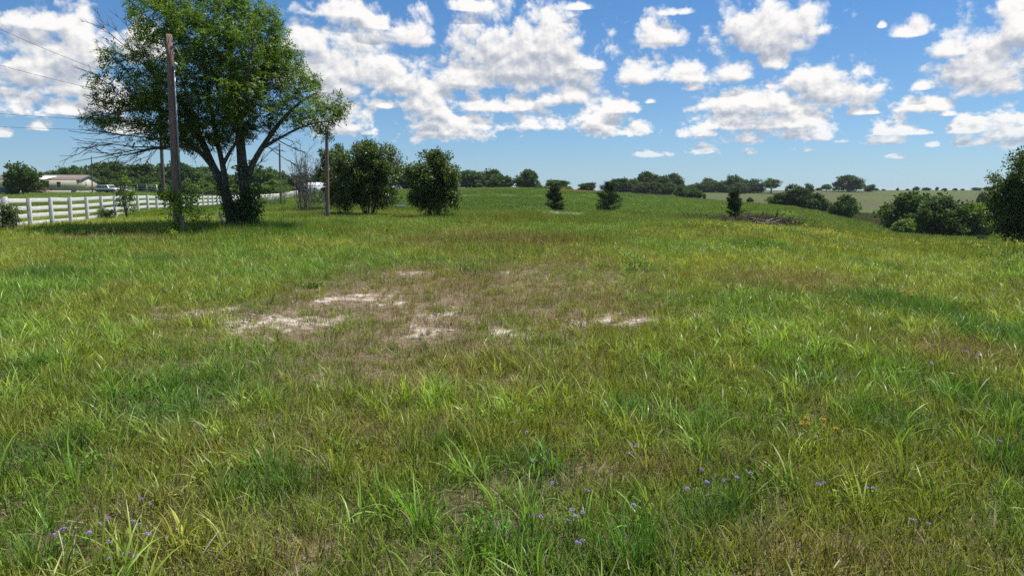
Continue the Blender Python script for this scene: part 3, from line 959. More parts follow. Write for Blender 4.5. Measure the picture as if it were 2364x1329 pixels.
# weeds
X, Y = spread(rng, 2.2, 30, 4)
w = 0.25 + 0.6 * sstep(LUMP(X - 60, Y), 0.5, 0.65)
k = rng.uniform(0, 1, len(X)) < w * (1 - 0.9 * pmask(X, Y, BARE_CLEAR, 0.6, 0.5))
X, Y = keep(k, X, Y)
scatter('leafy_weeds', 'forb', X, Y, rng.uniform(0.6, 1.4, len(X)), tints(rng, X, Y) * np.array([0.9, 1.1, 0.8]), 'small leafy weeds scattered through the grass', 'weeds', rng)
# weed clumps farther out
X, Y = spread(rng, 16, 62, 0.42, 4)
k = rng.uniform(0, 1, len(X)) < sstep(fbm(X * .25, Y * .25, 95, 3), .42, .62)
X, Y = keep(k, X, Y)
scatter('weed_clumps', 'forb', X, Y, rng.uniform(1.6, 3.4, len(X)), tints(rng, X, Y) * np.array([0.72, 0.95, 0.75]), 'darker leafy weed clumps standing in the middle of the field', 'weeds', rng)
# middle distance
X, Y = spread(rng, 20, 85, 2.6, 4)
k = rng.uniform(0, 1, len(X)) < sstep(Y, 19, 30) * (1 - 0.55 * sstep(Y, 50, 85))
X, Y = keep(k, X, Y)
tall = (1 + 0.8 * sstep(fbm(X * .2, Y * .2, 81, 3), .5, .7)) * (1 - 0.55 * sstep(-X, 13, 18) * (1 - sstep(Y, 44, 52)))
scatter('meadow_grass', 'meadow', X, Y, rng.uniform(0.8, 1.2, len(X)), tints(rng, X, Y), 'knee high meadow grass around the poles and trees', 'grass', rng, 0.08, hz=tall)
# hillside
X, Y = spread(rng, 70, 245, 0.34, 6)
px = 1182 + FPX * X / Y
k = rng.uniform(0, 1, len(X)) < sstep(Y, 68, 90)
X, Y = keep(k, X, Y)
scatter('hillside_grass', 'slope', X, Y, rng.uniform(0.8, 1.2, len(X)), tints(rng, X, Y, 0.10), 'green grass covering the gentle hillside behind the shrubs', 'grass', rng, 0.05, hz=1 - 0.6 * sstep(-X / Y, .3, .4))

# tall weeds and grass along the white fence and round the poles
fy = rng.uniform(43, 120, 2600) ; fx = -14.96 - 0.225 * fy + rng.normal(0.4, 1.1, len(fy))
tx = rng.normal(0, 1, (900, 2)) * np.array([3.2, 1.6]) + np.array([-12.6, 30.5])
X = np.concatenate([fx, tx[:, 0]]); Y = np.concatenate([fy, tx[:, 1]])
scatter('fence_line_weeds', 'meadow', X, Y, rng.uniform(0.45, 0.75, len(X)), tints(rng, X, Y) * np.array([0.95, 1.15, 0.9]), 'tall bright weeds along the white fence and round the trunk', 'grass', rng, 0.1, hz=rng.uniform(1.4, 3.0, len(X)))

# ------------------------------------------------------------------ foliage builders
def resample(p, step):
    p = np.asarray(p, float)
    d = np.concatenate([[0], np.cumsum(np.linalg.norm(np.diff(p[:, :3], axis=0), axis=1))])
    n = max(2, int(d[-1] / step) + 1)
    s = np.linspace(0, d[-1], n)
    return np.stack([np.interp(s, d, p[:, k]) for k in range(p.shape[1])], -1)

def smooth_path(p, n=2):
    p = np.asarray(p, float)
    for _ in range(n):
        q = [p[0]]
        for a, b in zip(p[:-1], p[1:]):
            q += [a * 0.75 + b * 0.25, a * 0.25 + b * 0.75]
        q.append(p[-1]); p = np.array(q)
    return p

def twigs(rng, p0, p1, r0, depth, out, kids=5, droop=0.0, wig=0.08, ratio=0.5):
    """a bare branch from p0 to p1 with side twigs"""
    p0 = np.asarray(p0, float); p1 = np.asarray(p1, float)
    ln = np.linalg.norm(p1 - p0)
    n = 7
    f = np.linspace(0, 1, n)[:, None]
    pts = p0 * (1 - f) + p1 * f + np.cumsum(rng.normal(0, wig * ln / n, (n, 3)), 0)
    pts[:, 2] += droop * ln * (f[:, 0] * (1 - f[:, 0])) * 1.5
    out.append((pts, np.linspace(r0, r0 * 0.35, n)))
    if depth <= 0:
        return
    d = (p1 - p0) / max(ln, 1e-6)
    for k in range(kids):
        i = int(rng.integers(1, n - 1))
        b = runit(rng, 1)[0]
        b = d * rng.uniform(0.6, 1.1) + (b - d * (b @ d)) * rng.uniform(0.35, 0.8)
        b /= np.linalg.norm(b)
        twigs(rng, pts[i], pts[i] + b * ln * ratio * rng.uniform(0.5, 1.0), r0 * 0.58, depth - 1, out, kids, droop, wig, ratio)

def crown_leaves(rng, ells, nsub, sub_r, per, ll, lw, shell=(0.55, 1.0), flat=0.75, zmin=None):
    """leaf clumps through the volume of a set of ellipsoids (cx,cy,cz,rx,ry,rz)"""
    ells = np.asarray(ells, float)
    wt = (ells[:, 3] * ells[:, 4] + ells[:, 4] * ells[:, 5] + ells[:, 3] * ells[:, 5]); wt /= wt.sum()
    e = ells[rng.choice(len(ells), nsub, p=wt)]
    u = runit(rng, nsub)
    sc = e[:, :3] + u * e[:, 3:] * rng.uniform(shell[0], shell[1], (nsub, 1))
    sr = sub_r * rng.uniform(0.6, 1.25, nsub)
    sv = rng.uniform(-0.22, 0.22, nsub)
    i = np.repeat(np.arange(nsub), per)
    n = len(i)
    off = runit(rng, n) * (rng.uniform(0, 1, (n, 1)) ** 0.45) * sr[i][:, None]
    off[:, 2] *= flat
    c = sc[i] + off
    d = runit(rng, n) * 0.8 + off / sr[i][:, None] * 0.6 + np.array([0, 0, -0.15])
    d /= np.maximum(np.linalg.norm(d, axis=1, keepdims=True), 1e-9)
    nn = runit(rng, n) * 0.8 + np.array([0, 0, 0.7])
    k = np.ones(n, bool) if zmin is None else c[:, 2] > zmin
    c, d, nn, i = c[k], d[k], nn[k], i[k]
    n = len(c)
    V, F = leaf_rhombs(c, d, nn, ll * rng.uniform(0.6, 1.25, n), lw * rng.uniform(0.6, 1.25, n))
    var = np.clip(rng.uniform(0.15, 0.85, n) + sv[i], 0, 1)
    return V, F, var

def leaf_mesh(name, V, F, var, mat):
    return mesh_from(name, V, F, [mat], attrs={'var': var})

# ------------------------------------------------------------------ the big ash tree by the fence
def big_tree():
    rng = np.random.default_rng(7)
    TY = 31.0
    base = place(553, TY)
    A = lambda px, py, dy=0.0: at(px, py, TY + dy)
    root = thing('ash_tree', 'tall leafy tree with forked vine-covered trunk beside the brown pole', 'tree', base)
    limbs = [
        [(541, 542, 0, .34), (537, 505, 0, .27), (524, 458, 0, .22), (509, 415, .1, .20), (491, 385, .1, .17), (470, 332, .1, .14), (440, 270, 0, .11), (400, 210, 0, .08), (345, 160, 0, .045)],
        [(566, 542, 0, .35), (568, 492, 0, .27), (566, 440, 0, .24), (560, 390, 0, .22), (556, 340, 0, .20), (552, 290, 0, .18), (545, 230, 0, .15), (535, 160, 0, .11), (528, 80, 0, .06), (525, 40, 0, .03)],
        [(553, 542, -.1, .36), (552, 515, -.1, .30), (549, 490, 0, .22), (545, 470, 0, .12)],
        [(524, 458, 0, .15), (519, 410, -.3, .14), (514, 380, -.4, .12), (500, 320, .5, .10), (485, 235, 1, .08), (470, 140, 1, .05), (465, 70, 1, .03)],
        [(514, 382, -.4, .09), (528, 355, -.6, .08), (548, 325, -.9, .06), (560, 280, -1.3, .045)],
        [(569, 425, 0, .15), (582, 380, -.2, .13), (602, 345, -.3, .12), (626, 310, -.3, .10), (656, 270, -.3, .08), (692, 236, -.3, .055), (730, 215, -.2, .03)],
        [(602, 345, -.3, .07), (640, 322, -.8, .06), (680, 300, -1, .045), (720, 285, -1, .03), (762, 280, -1, .02)],
        [(491, 385, .1, .12), (463, 350, -.6, .11), (436, 337, -1, .09), (395, 338, -1.2, .07), (350, 343, -1.3, .05), (300, 356, -1.4, .03)],
        [(440, 270, 0, .07), (380, 255, -.3, .055), (320, 252, -.4, .04), (260, 262, -.4, .022)],
        [(470, 332, .1, .08), (440, 290, 1.5, .06), (400, 240, 2.4, .045), (350, 215, 2.6, .03)],
        [(552, 300, 0, .09), (515, 245, 2.4, .07), (490, 165, 3.0, .05), (470, 100, 3.2, .03)],
        [(553, 310, 0, .09), (562, 235, -2.2, .07), (578, 150, -2.8, .05), (585, 90, -3.0, .03)],
        [(551, 285, 0, .10), (590, 220, 1.0, .08), (628, 160, 1.4, .055), (648, 110, 1.6, .03)],
        [(470, 332, .1, .08), (445, 260, -2.2, .06), (415, 170, -2.8, .045), (390, 100, -3, .03)],
    ]
    paths = []
    for l in limbs:
        p = np.array([[*A(a, b, d), r] for a, b, d, r in l])
        p = smooth_path(p, 2)
        paths.append(resample(p, 0.22))
    # crown volume
    ells = [(470, 90, 0, 135, 105, 4.0), (570, 108, 0, 90, 100, 3.6), (385, 55, .5, 72, 60, 2.8), (605, 160, 0, 70, 80, 3), (310, 150, 0, 68, 42, 2.4),
            (300, 212, 0, 85, 34, 2.5), (345, 255, 0, 105, 44, 2.8), (245, 277, 0, 48, 17, 1.4), (470, 215, 0, 130, 90, 4.0), (445, 300, 0, 85, 38, 2.8),
            (565, 225, -1, 80, 82, 3.3), (676, 190, 0, 66, 42, 2.3), (700, 255, 0, 80, 36, 2.3), (755, 262, 0, 38, 40, 1.5), (748, 305, 0, 26, 18, 1.0), (645, 130, 0, 45, 50, 2), (455, 20, 0, 80, 40, 2.6), (500, 300, -.5, 70, 50, 3.0), (430, 320, .5, 60, 32, 2.2), (560, 20, 0, 50, 40, 2.2), (790, 235, 0, 14, 18, .8), (620, 60, 0, 40, 40, 2)]
    att = []
    mpp = TY / FPX
    for (px, py, dy, rx, ry, rd) in ells:
        v = rx * ry * rd
        n = int(50 + v / 170.0)
        u = runit(rng, n) * (rng.uniform(0, 1, (n, 1)) ** 0.36)
        c = A(px, py, dy)
        att.append(c + u * np.array([rx * mpp, rd * 0.9, ry * mpp]))
    att = np.concatenate(att)
    nodes = [q[:3] for p in paths for q in p[3:]]
    nrad = [q[3] for p in paths for q in p[3:]]
    par = [-1] * len(nodes)
    nfix = len(nodes)
    alive = np.ones(len(att), bool)
    step, kill, infl = 0.20, 0.34, 4.0
    for it in range(70):
        kd = kdtree.KDTree(len(nodes))
        for i, p in enumerate(nodes): kd.insert(p, i)
        kd.balance()
        pull = {}
        ids = np.nonzero(alive)[0]
        if len(ids) == 0: break
        for a in ids:
            co, i, dist = kd.find(att[a])
            if dist < kill: alive[a] = False
            elif dist < infl:
                d = (att[a] - nodes[i]) / dist
                pull[i] = pull.get(i, 0) + d
        if not pull: break
        for i, d in pull.items():
            d = d / max(np.linalg.norm(d), 1e-6) + rng.normal(0, 0.16, 3) + np.array([0, 0, 0.05])
            nodes.append(nodes[i] + d / np.linalg.norm(d) * step); par.append(i); nrad.append(0)
    N = len(nodes)
    nodes = np.array(nodes)
    kids = [[] for _ in range(N)]
    for i in range(nfix, N): kids[par[i]].append(i)
    rad = np.zeros(N); w = np.zeros(N)
    for i in range(N - 1, nfix - 1, -1):
        w[i] = sum(w[k] for k in kids[i]) if kids[i] else 1.0
    rad[nfix:] = np.minimum(0.0055 * w[nfix:] ** 0.48, 0.06)
    items = [(p[:, :3] - base, p[:, 3]) for p in paths]
    fine = []
    for i in range(nfix, N):
        if par[i] < nfix or kids[par[i]][0] != i:      # a branch begins
            ch = [par[i], i]
            while kids[ch[-1]]: ch.append(kids[ch[-1]][0])
            rr = np.array([rad[ch[1]]] + [rad[k] for k in ch[1:]])
            fine.append((nodes[ch] - base, rr))
    o = link('trunk', tubes_mesh('trunk', items, [M_BARK], 12), root)
    o = tag(link('branches', tubes_mesh('branches', fine, [M_BARK], 5), root), kind='stuff')
    # pinnate leaves along the thin twigs
    cand = np.arange(nfix, N)
    cand = cand[rad[nfix:] < 0.016]
    wgt = np.array([1.0 + (2.2 if not kids[i] else 0) for i in cand])
    n = 19000
    pick = rng.choice(cand, n, p=wgt / wgt.sum())
    pp = nodes[pick] + rng.normal(0, 0.13, (n, 3))
    td = nodes[pick] - nodes[np.array([par[i] for i in pick])]
    td /= np.maximum(np.linalg.norm(td, axis=1, keepdims=True), 1e-6)
    rd = td * 0.7 + runit(rng, n) * 0.9 + np.array([0, 0, -0.28])
    rd /= np.linalg.norm(rd, axis=1, keepdims=True)
    up = np.array([0, 0, 1.0]) + runit(rng, n) * 0.55
    side = np.cross(rd, up); side /= np.maximum(np.linalg.norm(side, axis=1, keepdims=True), 1e-6)
    V = []; F = []; A_ = []; k = 0
    lv = rng.uniform(0, 1, n)
    lv = np.clip(lv * 0.75 + 0.35 * vnoise(pp[:, 0] * 0.9, pp[:, 2] * 0.9, 5), 0, 1)
    L0 = rng.uniform(0.17, 0.28, n)
    for s, pos in ((0, 1.0), (1, .45), (-1, .45), (1, .72), (-1, .72), (1, .2), (-1, .2)):
        c = pp + rd * (L0 * pos)[:, None]
        d = rd * (1.0 if s == 0 else 0.55) + side * s * 0.85 + rng.normal(0, .14, (n, 3)) + np.array([0, 0, -0.12])
        d /= np.linalg.norm(d, axis=1, keepdims=True)
        v, f = leaf_rhombs(c, d, up + rng.normal(0, .2, (n, 3)), rng.uniform(.10, .16, n), rng.uniform(.038, .058, n))
        V.append(v); F.append(f + k); k += len(v); A_.append(np.clip(lv + rng.normal(0, .08, n), 0, 1))
    V = np.concatenate(V) - base
    link('crown', leaf_mesh('crown', V, np.concatenate(F), np.concatenate(A_), M_LEAF), root)
    # bare branches
    tw = []
    for (a, b, dya, c, d, dyb, r) in [
        (440, 300, -1, 150, 262, -1.5, .030), (430, 318, -1, 160, 300, -2, .030), (420, 336, -1.1, 165, 332, -2, .034), (395, 338, -1.2, 172, 356, -1, .030), (360, 342, -1.3, 178, 384, -2, .026),
        (330, 350, -1.3, 250, 402, -1, .020), (400, 300, 0, 200, 318, .5, .024), (300, 356, -1.4, 190, 350, -2.4, .018), (420, 310, .5, 240, 340, 1.2, .024), (380, 335, -1, 300, 385, -.4, .018),
        (345, 168, 0, 228, 44, 0, .030), (330, 175, 0, 250, 60, .5, .024), (335, 150, 0, 292, 40, .3, .020), (310, 190, .2, 225, 92, -.4, .022), (270, 205, 0, 186, 152, 0, .018), (330, 150, 0, 215, 110, .6, .018),
        (640, 322, -.8, 705, 362, -1, .024), (626, 312, -.3, 695, 330, -.6, .020), (612, 335, -.3, 690, 386, -.8, .020), (580, 390, -.2, 650, 330, .4, .022), (600, 345, -.3, 660, 300, .5, .020),
        (560, 300, -.3, 625, 285, -.5, .018), (580, 330, 0, 640, 262, .2, .018), (570, 290, .3, 600, 260, .4, .012), (470, 330, -1, 440, 372, -1.5, .014), (520, 400, -.3, 540, 350, -.8, .014), (490, 340, -1, 470, 290, -1.6, .014), (500, 330, -1, 530, 280, -1.8, .014)]:
        twigs(rng, A(a, b, dya) - base, A(c, d, dyb) - base, r, 2, tw, 5, -0.02 if b > 250 else 0.06, 0.10, 0.42)
    link('bare_branches', tubes_mesh('bare_branches', tw, [M_TWIG], 5), root)
    return paths

tree_paths = big_tree()

def climbing(name, label, paths, nleaf, spreadr, mat, seed, ll=0.09, lw=0.075, stems=3, rad=0.012):
    """a vine: stems twisting round the given paths and leaves on them"""
    rng = np.random.default_rng(seed)
    base = np.array(paths[0][0][:3])
    root = thing(name, label, 'vine', base)
    its = []; C = []
    for p in paths:
        p = resample(np.asarray(p, float), 0.1)
        for s in range(stems):
            ph = rng.uniform(0, 6.28); tw = rng.uniform(-2.5, 2.5)
            f = np.linspace(0, 1, len(p))
            rr = p[:, 3] + 0.02
            q = p[:, :3] + np.stack([np.cos(ph + tw * f * 2) * rr, np.sin(ph + tw * f * 2) * rr, np.zeros(len(p))], -1)
            q += np.cumsum(rng.normal(0, 0.012, q.shape), 0)
            its.append((q - base, np.full(len(q), rad)))
        n = int(nleaf / len(paths))
        i = (rng.uniform(0, 1, n) ** 1.15 * (len(p) - 1)).astype(int)
        off = runit(rng, n); off[:, 2] *= 0.5
        C.append(p[i, :3] + off * (p[i, 3] + spreadr * rng.uniform(0.15, 1, n) ** 1.3 * (1.15 - 0.6 * i / len(p)))[:, None])
    C = np.concatenate(C) - base
    link('vine_stems', tubes_mesh('vine_stems', its, [M_TWIG], 4), root)
    n = len(C)
    d = runit(rng, n) + np.array([0, 0, -0.4]); d /= np.linalg.norm(d, axis=1, keepdims=True)
    V, F = leaf_rhombs(C, d, runit(rng, n) * .8 + np.array([0, 0, .6]), ll * rng.uniform(.6, 1.3, n), lw * rng.uniform(.6, 1.3, n))
    link('foliage', leaf_mesh('foliage', V, F, rng.uniform(0, 1, n), mat), root)
    return root

def AY(px, py, Y, r): return (*at(px, py, Y), r)
climbing('climbing_vine', 'dark green vine climbing the forked trunk of the tall tree', [
    [AY(560, 530, 30.8, .33), AY(572, 480, 30.8, .24), AY(567, 430, 30.8, .22), AY(561, 370, 30.8, .2)],
    [AY(545, 520, 30.8, .3), AY(525, 455, 30.8, .2), AY(508, 415, 30.9, .18)],
    [AY(575, 520, 30.6, .15), AY(592, 470, 30.6, .15)], [AY(560, 470, 30.6, .3), AY(588, 440, 30.6, .2)]], 3000, 0.42, M_IVY, 5, 0.11, 0.09)

# ------------------------------------------------------------------ utility poles and wires
def pole(px_b, Y, px_t, py_t, r, label, mat, extra=None, lean_y=0.0):
    b = place(px_b, Y)
    top = at(px_t, py_t, Y + lean_y)
    root = thing('utility_pole', label, 'utility pole', b, group='wooden utility poles')
    m = MB()
    f = np.linspace(0, 1, 9)[:, None]
    p = np.array([0, 0, -0.3]) * (1 - f) + (top - b) * f
    m.tube(p, np.linspace(r, r * 0.72, 9), 14)
    m.build('pole_shaft', mat, root, smooth=False)
    return root, b, top

rA, bA, tA = pole(412, 27.6, 390, 80, 0.175, 'thick brown utility pole with a grey conduit, vine round its foot', M_POLE)
dirA = tA - bA
m = MB()
cp = lambda f, ox, oy: dirA * f + np.array([ox, oy, 0])
m.tube([cp(.245, .215, -.07), cp(.5, .195, -.07), cp(.84, .17, -.06)], [.034, .034, .034], 10)
m.build('conduit', M_GALV, rA, smooth=True)
m = MB()
q = cp(.845, .19, -.06)
m.tube([q + [0, 0, -.04], q + [0, 0, .05], q + [.06, -.02, .10], q + [.12, -.04, .08]], [.045, .07, .07, .045], 10)
m.build('weatherhead', plain('pale_metal', (0.62, 0.62, 0.60), 0.5, 0.1), rA, smooth=True)
m = MB()
q2 = cp(.94, .13, -.05)
m.tube(smooth_path([q2, q2 + [.12, -.02, .0], q2 + [.22, -.03, -.14], q2 + [.28, -.03, -.32]], 2), .012, 5)
m.tube(smooth_path([cp(.925, -.12, 0), cp(.93, -.45, .1), cp(.93, -.75, .2)], 1), .010, 5)
m.build('service_wire', M_GALV, rA, smooth=True)
rB, bB, tB = pole(379, 58, 367, 205, 0.16, 'dark utility pole standing behind the thick brown pole', M_POLEGREY)
rC, bC, tC = pole(648, 100, 645, 330, 0.15, 'distant utility pole between the tall tree and the leafless shrub', M_POLEGREY)
m = MB(); m.box((tC - bC) * 0.88, (1.1, .1, .12)); m.build('crossarm', M_POLEGREY, rC)
rD, bD, tD = pole(756, 44.5, 754, 288, 0.135, 'slim brown utility pole with a grey meter box, before the leafy shrubs', M_POLE)
m = MB(); m.box(np.array([-.17, -.06, 1.42]), (.16, .14, .48)); m.build('meter_box', M_GALV, rD, bevel=.01)
m = MB(); m.tube([np.array([-.17, -.06, -.1]), np.array([-.17, -.06, 1.2])], .03, 8); m.build('conduit', M_GALV, rD, smooth=True)
rE, bE, tE = pole(213, 138, 211, 360, 0.12, 'thin far utility pole in front of the mobile home gable', M_POLEGREY)
# short wooden post beside the front pole
pb = place(424, 27.2)
m = MB(); m.tube([(0, 0, -.2), (.01, 0, .45), (-.03, 0, .86)], [.10, .095, .085], 10)
ps = m.build('wooden_post', M_POSTWOOD); ps.location = pb
tag(ps, 'short weathered wooden post beside the vine-wrapped pole', 'post')
m = MB(); m.box((.02, 0, .98), (.05, .04, .30)); 

def wire(a, b, sag, label):
    a = np.array(a); b = np.array(b)
    f = np.linspace(0, 1, 40)[:, None]
    p = a * (1 - f) + b * f
    p[:, 2] -= sag * 4 * (f * (1 - f))[:, 0]
    m = MB(); m.tube(p - p[0], 0.011, 5)
    o = m.build('power_line', M_WIRE, smooth=True); o.location = p[0]
    return tag(o, label, 'wire', 'overhead power lines')

def through(p, q, k):
    """extend the line q -> p beyond p"""
    return p + (p - q) * k
e1 = at(0, 47, 40); wire(through(e1, tB, .5), tB + [0, 0, -.05], .55, 'topmost black overhead wire at the upper left')
e2 = at(0, 122, 40); wire(through(e2, tB, .5), tB + [0, 0, -.9], .45, 'second overhead wire from the top at the left')
e3 = at(0, 252, 50); wire(through(e3, tD, .4), tD + [0, 0, -.15], .35, 'third overhead wire, entering the crown at its bare branches')
e4 = at(0, 281, 50); wire(through(e4, tD, .4), tD + [0, 0, -.4], .30, 'lowest overhead wire, nearly level, at the left')

climbing('pole_vine', 'bright green vine heaped round the foot of the thick brown pole', [
    [AY(402, 545, 27.4, .22), AY(404, 500, 27.4, .24), AY(403, 455, 27.5, .2), AY(408, 430, 27.5, .18)],
    [AY(412, 540, 27.3, .15), AY(425, 480, 27.3, .2), AY(440, 432, 27.3, .08)], [AY(400, 545, 27.2, .1), AY(392, 515, 27.2, .2)],
    [AY(420, 480, 27.3, .2), AY(455, 440, 27.3, .06)], [AY(410, 450, 27.4, .1), AY(370, 452, 27.4, .06)], [AY(410, 470, 27.4, .1), AY(365, 440, 27.6, .04)]], 2300, 0.42, M_VINE, 9, 0.095, 0.08, 2, .010)

# ------------------------------------------------------------------ white board fence
def fence():
    rng = np.random.default_rng(2)
    line = lambda Y: np.array([-14.96 - 0.225 * Y, Y])
    ys = [26.9]
    st = 2.28 / math.hypot(1, .225)
    while ys[-1] < 172: ys.append(ys[-1] + st)
    root = thing('board_fence', 'white four-board wooden fence running away past the tall tree', 'fence', (*line(29.0), tz(*line(29.0))))
    ro = np.array(root.location)
    along = np.array([-.225, 1.0]); along /= np.linalg.norm(along)
    side = np.array([-along[1], along[0]])         # towards the house
    ang = math.atan2(along[1], along[0])
    def unit_box(name, jit):
        m = MB(); m.box((0, 0, 0), (1, 1, 1))
        v = m.v[0]; v += rng.normal(0, jit, v.shape)
        me = mesh_from(name, v, np.array(m.f4), [M_WHITE])
        return me
    posts = [unit_box('post', .006) for _ in range(3)]
    boards = [unit_box('board', .006) for _ in range(4)]
    far = MB()
    hts = [1.27, 0.92, 0.57, 0.22]
    top = {}
    for i, y in enumerate(ys):
        p = line(y); top[i] = np.array([p[0], p[1], tz(*p)])
    for i, y in enumerate(ys):
        P = top[i]
        big = abs(y - 29.2) < 1.1
        if y < 84:
            o = link('post', posts[i % 3], root)
            o.location = P - ro + np.array([0, 0, 0.64])
            o.rotation_euler = (rng.normal(0, .012), rng.normal(0, .012), ang)
            o.scale = (.13, .125, 1.50) if not big else (.22, .22, 1.58)
        else:
            far.box(P - ro + np.array([0, 0, .66]), (.125, .125, 1.5))
        if i + 1 == len(ys): break
        Q = top[i + 1]
        d = Q - P
        for h in hts:
            j0, j1 = rng.normal(0, .012, 2)
            a = P + np.array([*(side * .09), h + j0]); b = Q + np.array([*(side * .09), h + j1])
            dd = b - a; ln = np.linalg.norm(dd)
            if y < 84:
                o = link('board', boards[int(rng.integers(4))], root)
                o.location = (a + b) / 2 - ro
                o.rotation_euler = (rng.normal(0, .01), -math.asin(dd[2] / ln), math.atan2(dd[1], dd[0]))
                o.scale = (ln * .998, .028, .180)
            else:
                M = np.array(Matrix.Rotation(math.atan2(dd[1], dd[0]), 3, 'Z'))
                far.box((a + b) / 2 - ro, (ln * .998, .03, .180), M)
    tag(far.build('far_boards', M_WHITE, root), kind='stuff')
fence()

# ------------------------------------------------------------------ shrubs and small trees near the fence
def stem_shrub(name, label, cat, px, Y, ytop, wpx, mat, seed, nstem=14, leaves=9000, ll=.11, lw=.06, bare=0.18, dead=False, cluster=60, sub_r=.42, lop=0.0, twig_mat=None, group=None, base_spread=.45):
    rng = np.random.default_rng(seed)
    b = place(px, Y)
    h = at(px, ytop, Y)[2] - b[2]
    w = wpx / FPX * Y / 2
    root = thing(name, label, cat, b, group=group)
    its = []
    for k in range(nstem):
        a = rng.uniform(0, 6.28); r = rng.uniform(0, 1) ** .6
        foot = np.array([math.cos(a), math.sin(a), 0]) * base_spread * rng.uniform(.1, 1)
        top = np.array([math.cos(a) * r * w * .8, math.sin(a) * r * w * .8, h * rng.uniform(.72, .97) * (1 - .22 * r * r)])
        foot[2] = -.1
        twigs(rng, foot, top, .030 * h / 5, 2 if not dead else 3, its, 5 if not dead else 4, .0, .05, .42)
    link('stems', tubes_mesh('stems', its, [twig_mat or M_TWIG], 5), root)
    if not dead:
        z0 = h * bare
        zc = (h + z0) / 2; rz = (h - z0) / 2
        e = [(lop * w, 0, zc, w, w * .9, rz), (w * .15, 0, zc + rz * .3, w * .75, w * .7, rz * .68), (-w * .3, w * .1, zc - rz * .15, w * .68, w * .6, rz * .65), (w * .35, -w * .2, zc - rz * .35, w * .62, w * .6, rz * .6)]
        k = int(leaves / cluster)
        for q in range(9):          # shoots that stand out of the outline
            a = rng.uniform(0, 6.28); el_ = rng.uniform(-.1, 1.3)
            e.append((math.cos(a) * math.cos(el_) * w * .88, math.sin(a) * math.cos(el_) * w * .8, zc + math.sin(el_) * rz * .86, w * .24, w * .24, rz * rng.uniform(.16, .30)))
        V, F, A = crown_leaves(rng, e, k, sub_r * .8, cluster, ll, lw, (.40, 1.04), .9, zmin=h * .06)
        link('crown', leaf_mesh('crown', V, F, A, mat), root)
    return root

stem_shrub('leafy_shrub', 'broad dark green many-stemmed shrub behind the slim pole', 'shrub', 852, 50, 327, 168, M_LEAFDARK, 21, 22, 32000, .17, .10, .10, sub_r=.50)
stem_shrub('rounded_shrub', 'dark egg-shaped shrub standing alone on short stems', 'shrub', 1003, 46, 352, 128, M_LEAFDARK, 22, 16, 25000, .155, .09, .08, sub_r=.42, base_spread=.35)
stem_shrub('olive_shrub', 'lower olive brown shrub close behind the slim pole', 'shrub', 790, 53, 385, 86, leafy('olive_leaf', (.055, .062, .014), (.125, .125, .028), .26), 23, 12, 11000, .15, .09, .08, sub_r=.42)
stem_shrub('tall_shrub', 'tall pale green shrub between the leafless shrub and the broad one', 'shrub', 775, 64, 335, 85, M_LEAFFAR, 24, 12, 8500, .19, .11, .15, sub_r=.5)
stem_shrub('leafless_shrub', 'grey leafless many-stemmed shrub left of the slim pole', 'shrub', 706, 60, 340, 92, None, 25, 20, 0, dead=True, twig_mat=M_GREYTWIG, base_spread=.7)
stem_shrub('undergrowth_shrub', 'low green shrub at the foot of the leafless shrub', 'shrub', 722, 61, 425, 60, M_LEAFDARK, 26, 6, 1500, .12, .07, .1, sub_r=.35)
M_SAP = leafy('sapling_leaf', (.060, .115, .016), (.155, .245, .032), .4)
stem_shrub('fence_sapling', 'bright green sapling growing through the white fence', 'sapling', 297, 40.5, 405, 46, M_SAP, 27, 5, 1500, .12, .075, .05, sub_r=.30, base_spread=.2, cluster=30)
stem_shrub('corner_bush', 'leafy bush against the thick fence post at the edge', 'bush', 24, 28.6, 470, 46, M_LEAFDARK, 28, 7, 1500, .10, .065, .02, sub_r=.26, base_spread=.3, cluster=30)
stem_shrub('fence_bush', 'small dark bush under the lower boards of the white fence', 'bush', 246, 40, 478, 46, M_LEAFDARK, 29, 6, 900, .10, .06, .0, sub_r=.24, cluster=30)
stem_shrub('pole_bush', 'small pale green bush in front of the vine-wrapped pole', 'bush', 396, 26.0, 527, 34, M_VINE, 30, 5, 260, .09, .07, .0, sub_r=.16, cluster=20, base_spread=.1)
stem_shrub('far_fence_bush', 'pale green bush where the fence passes the distant pole', 'bush', 655, 96, 415, 48, M_SAP, 31, 6, 1300, .16, .09, .0, sub_r=.45, cluster=30)
stem_shrub('fence_line_bush', 'green bush on the fence right of the forked trunk', 'bush', 608, 80, 444, 40, M_SAP, 32, 5, 900, .14, .08, .0, sub_r=.36, cluster=30)
stem_shrub('trunk_side_bush', 'thin green sapling between the pole and the forked trunk', 'sapling', 462, 29.5, 478, 60, M_SAP, 33, 9, 420, .08, .05, .05, sub_r=.22, cluster=15, base_spread=.5)
stem_shrub('low_patch_bush', 'low dark green bush at the rim of the bare white patch', 'bush', 716, 14.0, 655, 62, M_SAP, 34, 8, 800, .055, .03, .0, sub_r=.085, cluster=30, base_spread=.15)
stem_shrub('dead_weed_clump', 'grey dead weed stalks at the foot of the slim pole', 'dead weeds', 747, 43.5, 482, 44, None, 35, 14, 0, dead=True, twig_mat=M_GREYTWIG, base_spread=.5)
stem_shrub('pale_weed_clump', 'pale dead weed stalks against the white fence right of the trunk', 'dead weeds', 622, 88, 440, 46, None, 36, 12, 0, dead=True, twig_mat=M_GREYTWIG, base_spread=.8)
stem_shrub('dead_brush', 'dry tan brush at the near end of the white fence', 'dead weeds', 40, 28.0, 500, 60, None, 37, 10, 0, dead=True, twig_mat=M_GREYTWIG, base_spread=.6)
m = MB()
b0 = place(527, 30.0)
q = at(505, 492, 30.4) - b0
